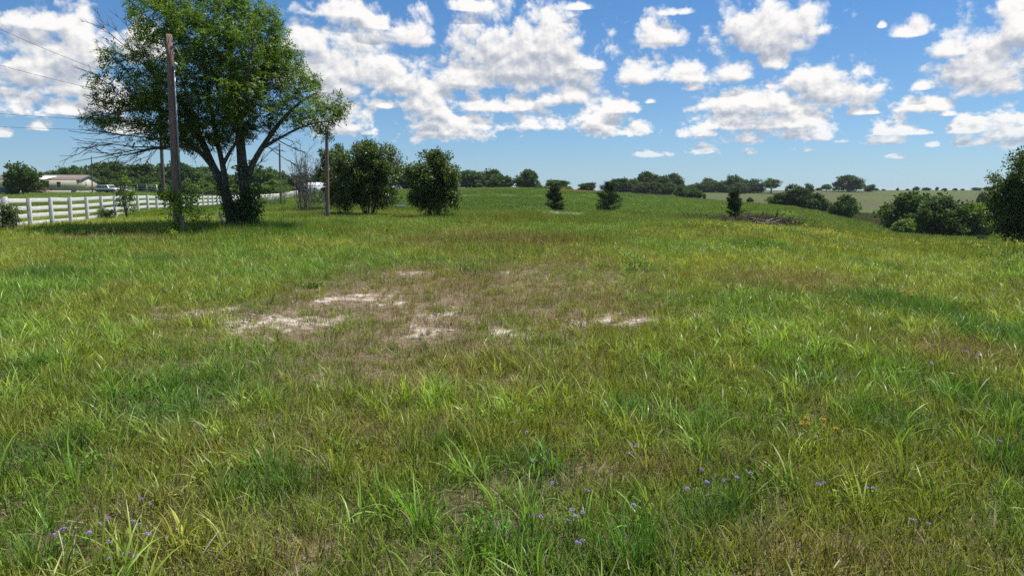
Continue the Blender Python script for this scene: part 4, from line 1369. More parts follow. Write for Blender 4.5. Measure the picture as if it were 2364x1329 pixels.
m.tube([np.array([0, 0, .0]), q * .5 + [0, 0, .03], q], [.05, .045, .03], 7)
dl = m.build('dead_limb', plain('bleached_wood', (.52, .47, .40), .8, .2, 12), smooth=True); dl.location = b0
tag(dl, 'bleached dead limb leaning against the foot of the forked trunk', 'branch')

# ------------------------------------------------------------------ junipers on the slope
def conifer(label, px, Y, ytop, wpx, seed, irregular=0.0):
    rng = np.random.default_rng(seed)
    b = place(px, Y)
    h = at(px, ytop, Y)[2] - b[2]; w = wpx / FPX * Y / 2
    root = thing('juniper_tree', label, 'tree', b, group='junipers on the green slope')
    its = [(np.array([[0, 0, -.1], [.02, 0, h * .5], [0, .02, h * .95]]), np.array([.07, .05, .015]))]
    C = []
    nb = 74
    for k in range(nb):
        f = rng.uniform(.03, .97)
        a = rng.uniform(0, 6.28)
        prof = 1.12 * (1 - f) ** .48 * (.55 + .45 * min(1, f / .22)) if irregular == 0 else (.45 + .55 * abs(math.sin(f * 9 + a * .6))) * (1 - f * .62)
        r = w * prof * rng.uniform(.72, 1.12)
        tip = np.array([math.cos(a) * r, math.sin(a) * r, min(h * f + r * .35, h * 1.0)])
        s = np.array([0, 0, h * f * .92])
        its.append((np.stack([s, (s + tip) / 2 + [0, 0, .04], tip]), np.array([.018, .012, .004])))
        n = 105
        g = rng.uniform(.25, 1.05, (n, 1))
        C.append(s * (1 - g) + tip * g + runit(rng, n) * rng.uniform(0, .20, (n, 1)) * w * .9)
    C = np.concatenate(C); n = len(C)
    k = C[:, 2] > .02
    C = C[k]; n = len(C)
    d = C - np.array([0, 0, 1]) * C[:, 2:3]; d /= np.maximum(np.linalg.norm(d, axis=1, keepdims=True), .05)
    d = d * .6 + runit(rng, n) * .6 + np.array([0, 0, .5]); d /= np.linalg.norm(d, axis=1, keepdims=True)
    V, F = leaf_rhombs(C, d, runit(rng, n), rng.uniform(.10, .22, n), rng.uniform(.05, .09, n))
    link('trunk', tubes_mesh('trunk', its, [M_BARK], 5), root)
    link('crown', leaf_mesh('crown', V, F, rng.uniform(0, 1, n), M_JUNIPER), root)
conifer('smallest dark juniper on the slope, right of the isolated shrub', 1280, 75, 433, 50, 41)
conifer('larger cone-shaped juniper in the middle of the slope', 1404, 76, 421, 64, 42)
conifer('ragged upright juniper beside the brush pile', 1694, 70, 440, 52, 43, 1.0)

# ------------------------------------------------------------------ trees of the background
TREE_KINDS = {}
def tree_proto(kind, seed):
    rng = np.random.default_rng(seed)
    out = []
    for i in range(5):
        if kind == 'round':
            e = [(0, 0, .50, .46, .46, .44), (.18 * rng.normal(), .1, .72, .32, .32, .26), (-.26, .1 * rng.normal(), .40, .30, .3, .34), (.28, .1 * rng.normal(), .36, .28, .3, .32), (.1 * rng.normal(), -.2, .32, .32, .3, .30)]
            V, F, A = crown_leaves(rng, e, 130, .115, 44, .078, .055, (.5, .98), .75, zmin=.02)
        elif kind == 'bush':
            e = [(0, 0, .46, .50, .5, .46), (-.22, 0, .36, .34, .4, .34), (.24, .1, .38, .32, .4, .36), (.05 * rng.normal(), 0, .66, .30, .3, .28)]
            V, F, A = crown_leaves(rng, e, 115, .12, 44, .078, .055, (.5, .98), .85, zmin=.0)
        else:   # open: gaps between spreading limbs
            e = [(0, 0, .62, .42, .42, .34), (.3, .05, .5, .24, .25, .16), (-.3, 0, .52, .22, .25, .18), (.05, 0, .82, .24, .24, .16)]
            V, F, A = crown_leaves(rng, e, 80, .11, 38, .065, .044, (.5, 1.0), .7, zmin=.12)
        tr = [(np.array([[0, 0, -.03], [.01, 0, .2], [.0, .01, .5], [.01, 0, .75]]), np.array([.035, .028, .018, .008]))]
        for k in range(7):
            a = rng.uniform(0, 6.28); s = np.array([0, 0, rng.uniform(.15, .45)])
            tip = np.array([math.cos(a) * .36, math.sin(a) * .36, rng.uniform(.5, .8)])
            tr.append((np.stack([s, s * .5 + tip * .5 + [0, 0, .04], tip]), np.array([.016, .010, .004])))
        if kind == 'open':
            for k in range(16):
                a = rng.uniform(0, 6.28); s = np.array([0, 0, rng.uniform(.4, .7)])
                tip = np.array([math.cos(a) * rng.uniform(.3, .62), math.sin(a) * .5, rng.uniform(.55, 1.05)])
                tr.append((np.stack([s, s * .5 + tip * .5 + [0, 0, .03], tip]), np.array([.010, .006, .002])))
        out.append((tubes_mesh('trunk', tr, [M_BARK], 5), leaf_mesh('crown', V, F, A, M_LEAFFAR), leaf_mesh('crown', V, F, A, M_SAP)))
    TREE_KINDS[kind] = out
for i, k in enumerate(('round', 'bush', 'open')):
    tree_proto(k, 60 + i)

brng = np.random.default_rng(17)
def bgtree(px, ytop, wpx, Y, kind, label, group=None, bright=False, name=None):
    b = place(px, Y)
    h = max(.5, at(px, ytop, Y)[2] - b[2])
    w = wpx / FPX * Y
    root = thing(name or ('tree' if kind != 'bush' else 'bush'), label, 'tree' if kind != 'bush' else 'bush', b, brng.uniform(0, 6.28), group)
    root.scale = (w * 1.02, w * 1.02, h)
    t, c, cb = TREE_KINDS[kind][int(brng.integers(5))]
    link('trunk', t, root); link('crown', cb if bright else c, root)
    return root

G1 = 'wood behind the mobile home'; L1 = 'dark green tree in the dense wood behind the mobile home'
for (px, yt, w, Y) in [(112, 392, 60, 215), (150, 384, 70, 225), (192, 381, 66, 235), (236, 376, 76, 215), (282, 370, 84, 220), (330, 374, 84, 215), (376, 374, 84, 225), (424, 377, 84, 215), (466, 380, 74, 235),
                       (505, 396, 66, 225), (540, 399, 64, 235), (95, 398, 50, 240), (262, 384, 70, 245), (352, 380, 80, 250), (448, 384, 80, 250), (170, 392, 60, 250), (400, 384, 70, 245), (310, 384, 70, 240), (212, 392, 60, 205), (492, 404, 60, 205)]:
    bgtree(px, yt, w, Y, 'round', L1, G1)
G2 = 'bushes along the foot of the wood'; L2 = 'mid green bush along the foot of the wood behind the fence'
for (px, yt, w, Y) in [(252, 410, 46, 190), (300, 405, 60, 188), (340, 404, 56, 186), (385, 412, 50, 188), (430, 416, 46, 186), (470, 416, 44, 185), (512, 420, 46, 180), (545, 424, 44, 176), (365, 418, 40, 180), (278, 414, 46, 182), (448, 424, 34, 172), (490, 428, 36, 170), (570, 420, 40, 190)]:
    bgtree(px, yt, w, Y, 'bush', L2, G2, bright=(w < 45))
bgtree(54, 377, 72, 136, 'round', 'bushy green tree standing before the porch of the mobile home')
bgtree(602, 379, 92, 205, 'round', 'broad dome-crowned tree seen right of the forked trunk')
bgtree(640, 392, 60, 220, 'round', 'dark tree behind the distant utility pole')
bgtree(632, 412, 44, 160, 'bush', 'green bush below the dome-crowned tree', bright=True)
bgtree(680, 398, 60, 215, 'round', 'dark tree seen through the leafless shrub')
bgtree(738, 402, 60, 215, 'round', 'dark tree behind the slim pole, low on the skyline')
bgtree(935, 388, 70, 235, 'round', 'dark tree in the gap between the two leafy shrubs')
bgtree(965, 400, 60, 245, 'round', 'dark tree half hidden behind the egg-shaped shrub')
for (px, yt, w, Y, l) in [(1085, 393, 74, 262, 'dark tree emerging right of the egg-shaped shrub on the crest'), (1122, 389, 76, 270, 'tallest dark tree of the clump on the crest'), (1160, 403, 62, 258, 'lower dark tree ending the clump on the crest')]:
    bgtree(px, yt, w, Y, 'round', l, 'tree clump on the crest')
bgtree(1219, 391, 60, 255, 'round', 'round dark tree standing alone on the crest')
bgtree(1243, 426, 26, 252, 'bush', 'small bush at the foot of the lone round tree')
bgtree(1286, 413, 64, 262, 'round', 'flat-topped dark tree behind the smallest juniper', bright=False)
bgtree(1262, 428, 28, 255, 'bush', 'green bush left of the smallest juniper, on the skyline', bright=True)
bgtree(1308, 430, 30, 255, 'bush', 'green bush right of the smallest juniper, on the skyline', bright=True)
bgtree(1356, 420, 46, 262, 'round', 'small rounded tree between the two cone-shaped junipers')
G3 = 'far grove on the ridge'; L3 = 'dark tree in the far grove on the ridge beyond the slope'
for (px, yt, w, Y) in [(1432, 409, 58, 330), (1462, 414, 50, 335), (1492, 396, 62, 345), (1524, 402, 58, 340), (1556, 400, 46, 345), (1480, 420, 46, 325), (1512, 418, 44, 325), (1545, 420, 44, 325), (1622, 419, 56, 400), (1642, 411, 46, 410), (1666, 418, 42, 400), (1692, 405, 56, 405), (1722, 413, 52, 400), (1748, 422, 40, 400), (1704, 420, 44, 390), (1600, 424, 36, 400), (1582, 426, 30, 400)]:
    bgtree(px, yt, w, Y, 'round' if w > 45 else 'bush', L3, G3)
bgtree(1780, 411, 52, 395, 'open', 'far tree with bare twigs above its crown, ending the grove')
bgtree(1572, 427, 36, 250, 'bush', 'bush on the brown meadow, left of a pair')
bgtree(1600, 431, 44, 246, 'bush', 'bush on the brown meadow, right of a pair')
bgtree(1516, 431, 12, 245, 'open', 'tiny slender sapling on the brown meadow edge')
bgtree(1626, 446, 7, 230, 'bush', 'tiny dark shrub dotted on the brown meadow')
bgtree(1731, 454, 14, 178, 'bush', 'tiny bush right of the ragged juniper')
bgtree(1800, 444, 62, 176, 'bush', 'left bush of the row on the brow of the green slope')
bgtree(1842, 424, 66, 172, 'round', 'tallest bushy tree of the row on the brow of the slope')
bgtree(1884, 444, 58, 168, 'bush', 'third bush of the row on the brow of the slope')
bgtree(1948, 447, 64, 152, 'bush', 'separate dark bush ending the row on the brow')
bgtree(1868, 423, 18, 380, 'round', 'small tree behind the tallest bushy tree')
bgtree(1907, 425, 26, 420, 'open', 'small thin tree left of the round ridge tree')
bgtree(1959, 404, 64, 425, 'round', 'big round tree alone on the far right ridge')
bgtree(2006, 426, 26, 430, 'round', 'small tree right of the round ridge tree')
G4 = 'far shrubs dotting the skyline'; L4 = 'tiny far shrub on the skyline of the right ridge'
for (px, yt, w) in [(1890, 433, 14), (2022, 434, 14), (2040, 436, 8), (2072, 433, 7), (2115, 430, 14), (2138, 432, 18), (2163, 431, 8), (2180, 434, 12), (2205, 434, 10), (2222, 435, 8), (2254, 432, 22), (2282, 430, 22), (1926, 433, 10), (2310, 433, 14), (2095, 435, 8)]:
    bgtree(px, yt, w, 455, 'bush', L4, G4)
bgtree(2092, 440, 128, 112, 'bush', 'wide dark shrub, leftmost of the thicket in the hollow')
bgtree(2166, 446, 122, 100, 'bush', 'middle shrub of the thicket in the hollow')
bgtree(2240, 458, 92, 99, 'bush', 'brighter green shrub, rightmost of the thicket in the hollow', bright=True)
bgtree(2130, 440, 90, 118, 'bush', 'shrub at the back of the thicket in the hollow')
bgtree(2085, 500, 50, 92, 'bush', 'low pale shrub in front of the thicket', bright=True)
bgtree(2264, 443, 34, 215, 'round', 'small dark tree above the thicket on the meadow')
bgtree(2288, 478, 44, 128, 'open', 'thin tree between the thicket and the edge tree')
bgtree(2268, 540, 24, 60, 'bush', 'small dark weed bush left of the edge tree')
stem_shrub('edge_tree', 'big dark tree cut off by the picture edge', 'tree', 2382, 45, 338, 196, M_LEAFDARK, 44, 9, 42000, .20, .11, .02, sub_r=.62, base_spread=.3)

# ------------------------------------------------------------------ mobile home
M_SIDING = plain('cream_siding', (.48, .43, .34), .7, .05, 3)
M_SKIRT = plain('skirting', (.40, .36, .29), .8, .08, 3)
M_ROOF = plain('grey_brown_roof', (.20, .165, .15), .85, .2, 4)
M_TRIM = plain('white_trim', (.74, .73, .70), .6, .05)
M_GLASS = plain('window_glass', (.03, .035, .045), .08, .1, 2, spec=.8)
M_DECK = plain('red_deck_wood', (.17, .075, .055), .8, .3, 5)
M_STAIR = plain('stair_wood', (.33, .23, .15), .8, .3, 5)
M_DARK = plain('dark_interior', (.035, .032, .03), .9, .2)

def mobile_home():
    P0 = place(187, 150.0); P0[2] = 1.42
    rz = math.atan2(.15, .989)
    root = thing('mobile_home', 'long cream mobile home with grey roof and white porch roof', 'house', P0, rz)
    W, LN, HT, RG = 8.2, 27.0, 2.86, .98
    I = np.eye(3)
    def gable_prism(name, poly, x0, x1, mat):
        m = MB(); n = len(poly)
        v = [[x0, y, z] for y, z in poly] + [[x1, y, z] for y, z in poly]
        f = [list(range(n))[::-1], [n + i for i in range(n)]] + [[i, (i + 1) % n, n + (i + 1) % n, n + i] for i in range(n)]
        m.add(v, f); return m.build(name, mat, root)
    gable_prism('wall', [(0, .62), (W, .62), (W, HT), (W / 2, HT + RG), (0, HT)], -LN, 0, M_SIDING)
    gable_prism('skirting', [(.05, -.4), (W - .05, -.4), (W - .05, .615), (.05, .615)], -LN + .05, -.05, M_SKIRT)
    e = .35
    k = RG / (W / 2)
    gable_prism('roof', [(-e, HT - e * k + .03), (W / 2, HT + RG + .03), (W + e, HT - e * k + .03), (W + e, HT - e * k + .17), (W / 2, HT + RG + .17), (-e, HT - e * k + .17)], -LN - .3, .3, M_ROOF)
    gable_prism('gable_trim', [(-e, HT - e * k - .12), (W / 2, HT + RG - .12), (W + e, HT - e * k - .12), (W + e, HT - e * k + .02), (W / 2, HT + RG + .02), (-e, HT - e * k + .02)], .02, .26, M_TRIM)
    def window(c, w, h, axis):
        m = MB(); t = .06
        def b(c2, s):
            if axis == 'x': m.box(np.array(c) + [c2[0], -.03, c2[1]], (s[0], .06, s[1]))
            else: m.box(np.array(c) + [.03, c2[0], c2[1]], (.06, s[0], s[1]))
        b((0, h / 2), (w + t, t)); b((0, -h / 2), (w + t, t)); b((-w / 2, 0), (t, h - t)); b((w / 2, 0), (t, h - t)); b((0, 0), (w - t, t))
        o = m.build('window', M_TRIM, root)
        for s in (-1, 1):
            g = MB()
            if axis == 'x': g.box(np.array(c) + [0, -.01, s * h / 4], (w - t, .03, h / 2 - t))
            else: g.box(np.array(c) + [.01, 0, s * h / 4], (.03, w - t, h / 2 - t))
            g.build('pane', M_GLASS, o)
    window((-4.3, 0, 1.85), .75, 1.15, 'x'); window((-17.3, 0, 1.85), .8, 1.2, 'x'); window((-13.6, 0, 1.85), .8, 1.0, 'x'); window((0, 2.6, 1.95), .62, 1.15, 'y'); window((-21, 0, 1.85), .8, 1.2, 'x')
    # porch
    a, b_ = -10.6, -5.8
    m = MB()
    m.add([[a, 3.4, HT + .86], [b_, 3.4, HT + .86], [b_, -2.7, HT + .02], [a, -2.7, HT + .02], [a, 3.4, HT + .94], [b_, 3.4, HT + .94], [b_, -2.7, HT + .10], [a, -2.7, HT + .10]],
          [(3, 2, 1, 0), (4, 5, 6, 7), (0, 1, 5, 4), (1, 2, 6, 5), (2, 3, 7, 6), (3, 0, 4, 7)])
    m.build('porch_roof', plain('white_metal_sheet', (.82, .82, .80), .5, .04), root)
    for x in (a + .1, -8.2, b_ - .1):
        m = MB(); m.box((x, -2.5, (HT + .7) / 2 - .05), (.10, .10, HT - .66)); m.build('porch_post', M_POLEGREY, root)
    m = MB(); m.box(((a + b_) / 2, -1.35, .66), (b_ - a, 2.6, .12)); m.build('deck', M_DECK, root)
    for x in np.arange(a, b_ - .3, .16):
        pass
    m = MB(); m.box(((a + b_) / 2, -2.55, .3), (b_ - a, .06, .58)); m.build('deck_skirt', M_DECK, root)
    m = MB()
    m.box(((a - 8.0) / 2, -2.6, 1.55), (-8.0 - a, .06, .09)); m.box(((a - 8.0) / 2, -2.6, .95), (-8.0 - a, .05, .06))
    for x in np.arange(a + .3, -8.0, .3): m.box((x, -2.6, 1.15), (.05, .05, .74))
    m.build('railing', M_DECK, root)
    for i in range(4):
        m = MB(); m.box((-6.6 + i * .30, -3.0, .56 - i * .16), (.32, .95, .06)); m.build('step', M_STAIR, root)
    for yy in (-2.55, -3.5):
        m = MB()
        m.add([[-6.9, yy, .62], [-5.2, yy, -.15], [-5.2, yy, .05], [-6.9, yy, .82], [-6.9, yy + .05, .62], [-5.2, yy + .05, -.15], [-5.2, yy + .05, .05], [-6.9, yy + .05, .82]],
              [(0, 1, 2, 3), (7, 6, 5, 4), (0, 4, 5, 1), (2, 6, 7, 3), (1, 5, 6, 2), (0, 3, 7, 4)])
        m.add([[-6.9, yy, 1.55], [-5.1, yy, .75], [-5.1, yy, .83], [-6.9, yy, 1.63], [-6.9, yy + .05, 1.55], [-5.1, yy + .05, .75], [-5.1, yy + .05, .83], [-6.9, yy + .05, 1.63]],
              [(0, 1, 2, 3), (7, 6, 5, 4), (0, 4, 5, 1), (2, 6, 7, 3), (1, 5, 6, 2), (0, 3, 7, 4)])
        m.box((-5.2, yy + .02, .3), (.07, .07, .95))
        m.build('stair_rail', M_STAIR, root)
    m = MB(); m.box((-8.6, -.03, 1.72), (.95, .05, 2.05)); d = m.build('door', M_DARK, root)
    m = MB(); m.box((-7.0, -.03, 1.95), (1.5, .05, 1.1)); m.build('porch_window', M_GLASS, root)
    m = MB(); m.box((.03, 4.6, .30), (.05, .75, .55)); m.build('crawl_hatch', M_SKIRT, root)
    m = MB(); m.tube([(-17, 4.6, HT + .8), (-17, 4.6, HT + 1.5)], .08, 8); m.build('vent_pipe', M_GALV, root)
mobile_home()

# ------------------------------------------------------------------ vehicles by the house
M_TYRE = plain('tyre', (.02, .02, .02), .85, .2)
M_RIM = plain('wheel_rim', (.35, .35, .36), .4, .1, metal=.6)
M_LAMP = plain('lamp_glass', (.75, .76, .78), .15, .05, spec=.7)
def car(name, label, px, Y, rz, lower, upper, roofc, kind):
    b = place(px, Y)
    root = thing(name, label, 'pickup truck' if kind == 'pickup' else 'car', b, rz)
    I = np.eye(3)
    def prism(nm, poly, w, mat, inset=0.0, bev=.03, par=root):
        m = MB(); m.prism(poly, w, I, (0, 0, 0)); return m.build(nm, mat, par, bevel=bev)
    if kind == 'pickup':
        ln = 2.65
        prism('body', [(-ln, .55), (-ln + .1, .36), (ln - .15, .36), (ln, .5), (ln, .78), (-ln, .78)], 1.86, lower)
        prism('upper_body', [(-ln, .785), (ln, .785), (ln - .02, .98), (1.15, 1.08), (-ln, 1.08)], 1.84, upper)
        prism('cabin', [(-ln + .08, 1.085), (1.12, 1.085), (.55, 1.62), (.42, 1.70), (-ln + .25, 1.70)], 1.66, roofc)
        ws = [(-2.35, -.95), (-.82, -.28), (-.20, .62)]
        wz = (1.16, 1.56)
    else:
        ln = 2.3
        prism('body', [(-ln, .55), (-ln + .08, .30), (ln - .15, .28), (ln, .45), (ln - .04, .68), (1.1, .86), (-1.75, .92), (-ln, .88)], 1.76, lower)
        prism('cabin', [(-1.9, .88), (1.05, .86), (.28, 1.36), (-.1, 1.43), (-.95, 1.42), (-1.45, 1.25)], 1.50, roofc)
        ws = [(-1.35, -.55), (-.47, .42)]
        wz = (.97, 1.30)
    yy = (1.66 if kind == 'pickup' else 1.50) / 2 + .006
    for s in (-1, 1):
        for (x0, x1) in ws:
            m = MB(); sl = .16 if x1 > .3 else .02
            m.prism([(x0, wz[0]), (x1, wz[0]), (x1 - sl * 1.6, wz[1]), (x0 + .04, wz[1])], .012, I, (0, s * yy, 0)); m.build('window', M_GLASS, root)
    m = MB()
    if kind == 'pickup': m.add([[1.10, -.72, 1.13], [1.10, .72, 1.13], [.60, .70, 1.60], [.60, -.70, 1.60]], [(0, 1, 2, 3)])
    else: m.add([[1.04, -.66, .90], [1.04, .66, .90], [.33, .64, 1.35], [.33, -.64, 1.35]], [(0, 1, 2, 3)])
    m.v[0] = m.v[0] + np.array([.03, 0, .02])
    m.build('windscreen', M_GLASS, root)
    r = .36 if kind == 'pickup' else .31
    for x in (-ln * .62, ln * .62):
        for s in (-1, 1):
            w = (1.86 if kind == 'pickup' else 1.76) / 2
            m = MB(); m.tube([(x, s * (w - .20), r - .02), (x, s * (w + .015), r - .02)], r, 18); wh = m.build('wheel', M_TYRE, root)
            m = MB(); m.tube([(x, s * (w + .016), r - .02), (x, s * (w + .03), r - .02)], r * .58, 14); m.build('rim', M_RIM, wh)
    for s in (-1, 1):
        m = MB(); m.box((ln + .0, s * .66, .62 if kind != 'pickup' else .82), (.05, .30, .15)); m.build('headlight', M_LAMP, root)
    m = MB(); m.box((ln + .02, 0, .42), (.10, 1.7, .14)); m.build('bumper', M_RIM, root, bevel=.02)
    m = MB(); m.box((-ln - .02, 0, .45), (.10, 1.7, .14)); m.build('bumper', M_RIM, root, bevel=.02)
M_BLUEBLACK = plain('dark_blue_paint', (.012, .015, .026), .25, .1, spec=.6)
M_CARWHITE = plain('white_car_paint', (.74, .74, .74), .3, .03, spec=.6)
M_NAVY = plain('navy_car_paint', (.016, .02, .04), .3, .1, spec=.6)
car('sedan_car', 'dark blue car parked left of the bushy house tree', 20, 139, R(-14), M_BLUEBLACK, None, M_BLUEBLACK, 'sedan')
car('pickup_truck', 'white over dark two-tone pickup parked right of the house', 252, 140, R(-20), M_NAVY, M_CARWHITE, M_CARWHITE, 'pickup')
car('white_car', 'white car parked right of the two-tone pickup', 288, 142, R(-30), M_CARWHITE, None, M_CARWHITE, 'sedan')

# ------------------------------------------------------------------ pipe corral behind the fence, shed roofs, trough
def pipe_fence(label, pts, hts, gap, mat):
    P = [place(px, Y) for px, Y in pts]
    root = thing('pipe_fence', label, 'fence', P[0])
    n = 0
    for a, b in zip(P[:-1], P[1:]):
        k = max(2, int(np.linalg.norm(b - a) / gap))
        for i in range(k + 1):
            q = a + (b - a) * i / k
            m = MB(); m.tube([q - P[0] + [0, 0, -.2], q - P[0] + [0, 0, max(hts) + .05]], .05, 6); m.build('post', mat, root)
        for h in hts:
            m = MB(); m.tube([a - P[0] + [0, 0, h], b - P[0] + [0, 0, h]], .035, 6); m.build('rail', mat, root)
pipe_fence('brown rail fence seen between the pole and forked trunk', [(440, 118), (500, 116), (560, 118)], (.35, .7, 1.05, 1.35), 4.0, M_POLEGREY)
pipe_fence('grey pipe corral right of the parked cars', [(318, 150), (362, 146), (364, 158)], (.5, 1.0, 1.5, 1.9), 3.0, M_GALV)

def shed(name, label, px, Y, w, h, d, wall, roof):
    b = place(px, Y)
    root = thing(name, label, 'shed', b, R(6))
    m = MB(); m.box((0, 0, h / 2 - .1), (w, d, h + .2)); m.build('wall', wall, root)
    m = MB(); m.prism([(-d / 2 - .3, h), (0, h + .9), (d / 2 + .3, h), (d / 2 + .3, h + .1), (0, h + 1.0), (-d / 2 - .3, h + .1)], w + .5, np.array([[0, 1, 0], [1, 0, 0], [0, 0, 1]]).T, (0, 0, .102)); m.build('roof', roof, root)
    m = MB(); m.box((w * .2, -d / 2 - .02, h * .42), (1.6, .05, h * .82)); m.build('door', M_DARK, root)
M_SHEDW = plain('white_sheet_wall', (.72, .74, .77), .5, .04)
shed('low_white_shed', 'pale shed glimpsed under the dome-crowned tree', 597, 225, 5.5, 1.8, 4, M_SHEDW, M_SHEDW)
shed('white_barn', 'white shed roof glimpsed behind the leafless shrub', 738, 190, 7.0, 2.0, 4, M_SHEDW, M_SHEDW)
b = place(925, 68)
root = thing('stock_trough', 'small grey metal trough in the grass between the two shrubs', 'trough', b, R(12))
m = MB(); m.box((0, 0, .24), (.95, .55, .40)); m.build('tank', M_GALV, root, bevel=.05)
m = MB(); m.box((0, 0, .46), (1.0, .6, .04)); m.build('rim', plain('grey_blue_metal', (.30, .35, .42), .4, .1), root, bevel=.01)

# ------------------------------------------------------------------ brush pile
def brush_pile():
    rng = np.random.default_rng(51)
    c = place(1770, 47.0)
    root = thing('brush_pile', 'long brown pile of logs and dead branches below the ragged juniper', 'brush pile', c)
    xs = lambda px, Y: place(px, Y) - c
    M_LOG = plain('grey_log', (.15, .12, .095), .9, .4, 8, bump=.5, stretch=(1, 1, 1))
    for k in range(12):
        px = rng.uniform(1750, 1835); Y = rng.uniform(45.6, 48.2)
        a = xs(px, Y); ln = rng.uniform(.8, 2.6); th = rng.normal(.05, .5)
        d = np.array([math.cos(th), math.sin(th) * .8, rng.normal(0, .12)])
        a = a + np.array([0, 0, rng.uniform(.1, .5)])
        f = np.linspace(-.5, .5, 6)[:, None]
        p = a + d * ln * f + np.cumsum(rng.normal(0, .03, (6, 3)), 0)
        p[:, 2] = np.maximum(p[:, 2], terrain(p[:, 0] + c[0], p[:, 1] + c[1]) - c[2] + .08)
        m = MB(); r = rng.uniform(.04, .11); m.tube(p, np.linspace(r, r * .6, 6), 8); m.build('log', M_LOG, root, smooth=True)
    its = []
    for k in range(230):
        u = rng.uniform(0, 1)
        px = 1585 + 275 * u; Y = np.interp(px, [1585, 1860], [56, 46.5]) + rng.normal(0, .7)
        a = xs(px, Y)
        big = np.interp(px, [1585, 1660, 1720, 1760, 1810, 1840, 1865], [.25, .4, .85, 1.0, .95, .8, .2])
        e = a + np.array([rng.normal(0, .9), rng.normal(0, .6), rng.uniform(.15, .95) * big])
        twigs(rng, a + [rng.normal(0, .3), 0, -.05], e, .032, 2, its, 4, .0, .12, .55)
    tag(link('branches', tubes_mesh('branches', its, [plain('brush_twig', (.115, .085, .068), .95, .3)], 4), root), kind='stuff')
brush_pile()

# ------------------------------------------------------------------ stones, wildflowers, stalks
def over_ground(px, py, h):
    d = ray(px, py)
    ts = np.geomspace(1.5, 300, 900)
    P = np.array([0, 0, H])[None] + ts[:, None] * d[None]
    i = int(np.argmax(P[:, 2] < terrain(P[:, 0], P[:, 1]) + h))
    return np.array([P[i][0], P[i][1], tz(P[i][0], P[i][1])])

def stones():
    rng = np.random.default_rng(61)
    V = []; F = []; k = 0
    base = np.array([[0, 0, 1], [0, 0, -1]] + [[math.cos(a), math.sin(a), 0] for a in np.arange(6) * math.pi / 3])
    faces = np.array([[0, 2 + i, 2 + (i + 1) % 6] for i in range(6)] + [[1, 2 + (i + 1) % 6, 2 + i] for i in range(6)])
    for (cx, cy, rx, ry) in BARE:
        n = int(16 + 22 * rx * ry)
        for q in range(n):
            a = rng.uniform(0, 6.28); r = rng.uniform(0, 1.1) ** .7
            x, y = cx + math.cos(a) * r * rx, cy + math.sin(a) * r * ry
            s = rng.uniform(.010, .045) * (1.6 if rng.uniform() < .08 else 1)
            v = base * np.array([s * rng.uniform(.8, 1.6), s * rng.uniform(.7, 1.2), s * rng.uniform(.25, .6)]) * rng.uniform(.7, 1.3, (8, 1))
            th = rng.uniform(0, 3.14); cth, sth = math.cos(th), math.sin(th)
            v = np.stack([v[:, 0] * cth - v[:, 1] * sth, v[:, 0] * sth + v[:, 1] * cth, v[:, 2]], -1)
            V.append(v + [x, y, tz(x, y) + s * .1]); F.append(faces + k); k += 8
    o = link('limestone_rubble', mesh_from('limestone_rubble', np.concatenate(V), np.concatenate(F), [plain('limestone', (.48, .43, .36), .9, .3, 30)]))
    tag(o, 'white limestone fragments lying on the bare soil patches', 'stones', kind='stuff')
stones()

def flower_mesh(name, seed, n, r, pl, pw, mat, dome):
    rng = np.random.default_rng(seed)
    u = runit(rng, n); u[:, 2] = np.abs(u[:, 2])
    c = u * np.array([r, r, r * dome])
    d = u * np.array([1, 1, .35]) + rng.normal(0, .25, (n, 3)); d /= np.linalg.norm(d, axis=1, keepdims=True)
    V, F = leaf_rhombs(c, d, u + np.array([0, 0, .6]), pl * rng.uniform(.7, 1.2, n), pw * rng.uniform(.7, 1.2, n))
    return mesh_from(name, V, F, [mat], attrs={'var': rng.uniform(0, 1, n)})
M_PURPLE = leafy('purple_petal', (.20, .11, .42), (.46, .33, .72), .3, rough=.6, spec=.2)
M_ORANGE = leafy('orange_petal', (.62, .27, .01), (.80, .42, .02), .3, rough=.6, spec=.2)
M_STEM = plain('flower_stem', (.07, .12, .03), .7, .2)
frng = np.random.default_rng(71)
heads = [flower_mesh('blossom', 70 + i, 30, .012, .014, .010, M_PURPLE, .6) for i in range(3)]
ohead = [flower_mesh('blossom', 80 + i, 16, .007, .024, .010, M_ORANGE, .4) for i in range(2)]
stem_me = tubes_mesh('stem', [(np.array([[0, 0, -.02], [.006, .004, .5], [0, 0, 1.0]]), np.array([.0022, .002, .0016]))], [M_STEM], 4)
def flower(px, py, hd, label, group, h, size):
    p = over_ground(px, py, h)
    o = thing('wildflower', label, 'flower', p, frng.uniform(0, 6.28), group)
    b = link('blossom', hd[int(frng.integers(len(hd)))], o); b.location = (0, 0, h); b.scale = (size,) * 3
    b.rotation_euler = (frng.normal(0, .25), frng.normal(0, .25), 0)
    s = link('stem', stem_me, o); s.scale = (1, 1, h)
